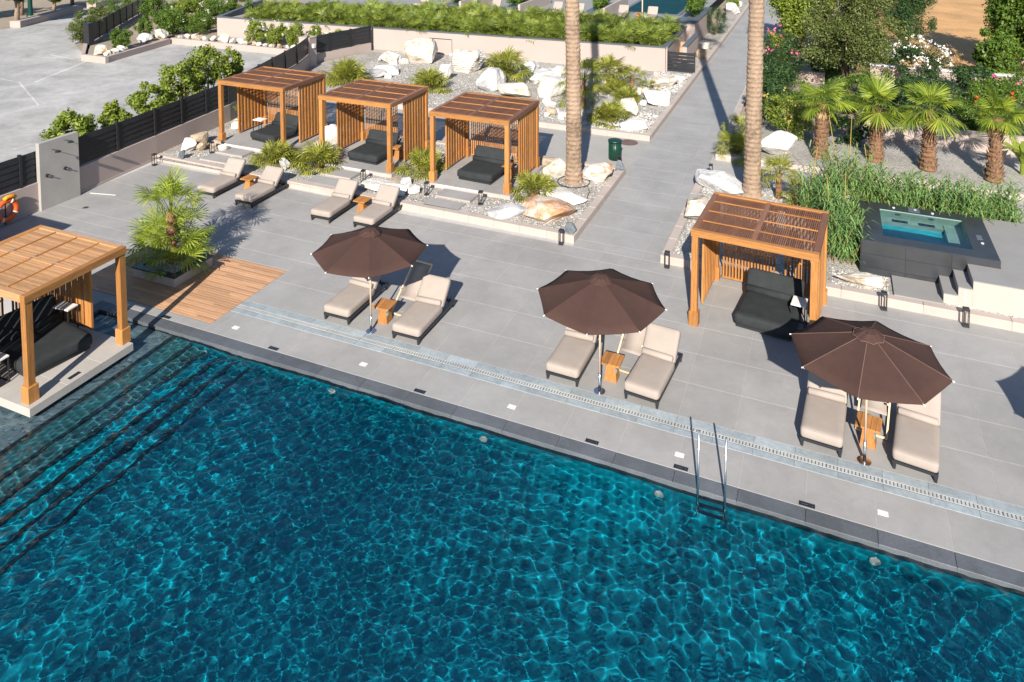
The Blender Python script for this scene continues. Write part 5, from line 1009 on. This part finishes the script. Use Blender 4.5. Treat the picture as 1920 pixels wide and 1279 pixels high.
tree('roadside_tree', 'dark tree left beyond the far car park kerb', -69, 39.5, 5.0, 6.0, 314, L_DARK, 1.5, 8000, .25)
# --- palm hedge filling the planter: one uncountable mass
rng = np.random.default_rng(400); parts = []; proto = [fan_leaf(rng, 10, .55, .42, 1.6, .3, .75) for _ in range(6)]; proto = [(V, tri_fix(F)) for V, F in proto]
for k in range(6000):
    x = rng.uniform(-41.2, -10.0); u = (x+43.6)/34.; y0 = 45.1+u*1.9; y1 = min(53.0+.2*u, y0+3.2+u*9)
    y = rng.uniform(y0+.1, y1); V, F = proto[k % 6]; M = rotm(rng.uniform(0, 6.28), rng.uniform(.1, 1.3), rng.normal(0, .3)); s = rng.uniform(.75, 1.3)
    hz = .25*math.sin(x*1.3+y)+.2*math.sin(y*2.1-x*.7)
    parts.append((V@M.T*s+np.array([x, y, 1.5+max(0, rng.normal(.12, .18)+hz*.5)]), F))
V, F = merge(parts); tag(obj('palm_hedge', newmesh('palm_hedge', V, F, L_HEDGE)), 'dense low palm hedge filling the planter behind the beige wall', None, None, 'stuff')
# --- reeds round the hot tub
def reeds(lab, x0, x1, y0, y1, n, h, seed, z=.2, stalks=0):
    t = thing('reed_clump', lab, 'reeds', ((x0+x1)/2, (y0+y1)/2, z), 0, 'reeds around the hot tub'); rng = np.random.default_rng(seed); V, F = [], []; S = MB()
    for _ in range(n):
        b = np.array([rng.uniform(x0, x1)-(x0+x1)/2, rng.uniform(y0, y1)-(y0+y1)/2, 0]); hh = h*rng.uniform(.6, 1.12); lean = rng.normal(0, .16, 2)*hh
        top = b+np.array([lean[0], lean[1], hh]); S.tube([tuple(b), tuple((b+top)/2+np.array([0, 0, .04])), tuple(top)], [.009, .008, .003], 3, False)
        for j in range(15):
            u = .12+.88*j/15; p = b+(top-b)*u; a = rng.uniform(0, 6.28); l = rng.uniform(.3, .62)*(1.1-.3*u); d = np.array([math.cos(a), math.sin(a), 0]); s = np.array([-d[1], d[0], 0])*.016
            q = p+d*l*.5+np.array([0, 0, l*.42]); r = p+d*l+np.array([0, 0, l*rng.uniform(-.1, .35)]); k = len(V)
            V += [p-s, p+s, q+s*1.2, q-s*1.2, r]; F += [(k, k+1, k+2, k+3), (k+3, k+2, k+4)]
    obj('blades', newmesh('blades', V, F, L_REED), t); S.build('stems', L_YEL, t)
    if stalks:
        m = MB()
        for k in range(stalks): xx, yy = rng.uniform(x0, x1)-(x0+x1)/2, rng.uniform(y0, y1)-(y0+y1)/2; m.tube([(xx, yy, 0), (xx+.1, yy, h*.8), (xx+rng.normal(0, .2), yy, h*1.5)], [.022, .018, .01], 5)
        m.build('canes', L_YEL, t)
for a in [('reeds right behind the left part of the hot tub', 1.0, 2.3, 27.3, 28.7, 95, 1.75, 501, .2, 1), ('reeds behind the middle of the hot tub', 2.2, 3.5, 27.3, 28.6, 90, 1.65, 502, .2, 0), ('reeds behind the right part of the hot tub', 3.4, 4.8, 27.3, 28.6, 90, 1.6, 503, .2, 0), ('reeds at the right end behind the platform', 4.6, 5.6, 27.7, 28.8, 60, 1.7, 504, .2, 0),
          ('reeds at the left side of the hot tub nearest the terrace', .12, .85, 24.2, 25.7, 75, 1.35, 505, .2, 0), ('reeds between the pergola and the upright white rock', -.1, .8, 25.6, 26.9, 70, 1.5, 506, .2, 2), ('tall reeds left behind the hot tub corner', .1, 1.1, 27.2, 28.8, 75, 2.3, 507, .2, 2), ('reeds behind the pergola near the hot tub', -.6, .2, 26.8, 28.2, 55, 1.6, 508, .2, 1)]:
    reeds(*a)
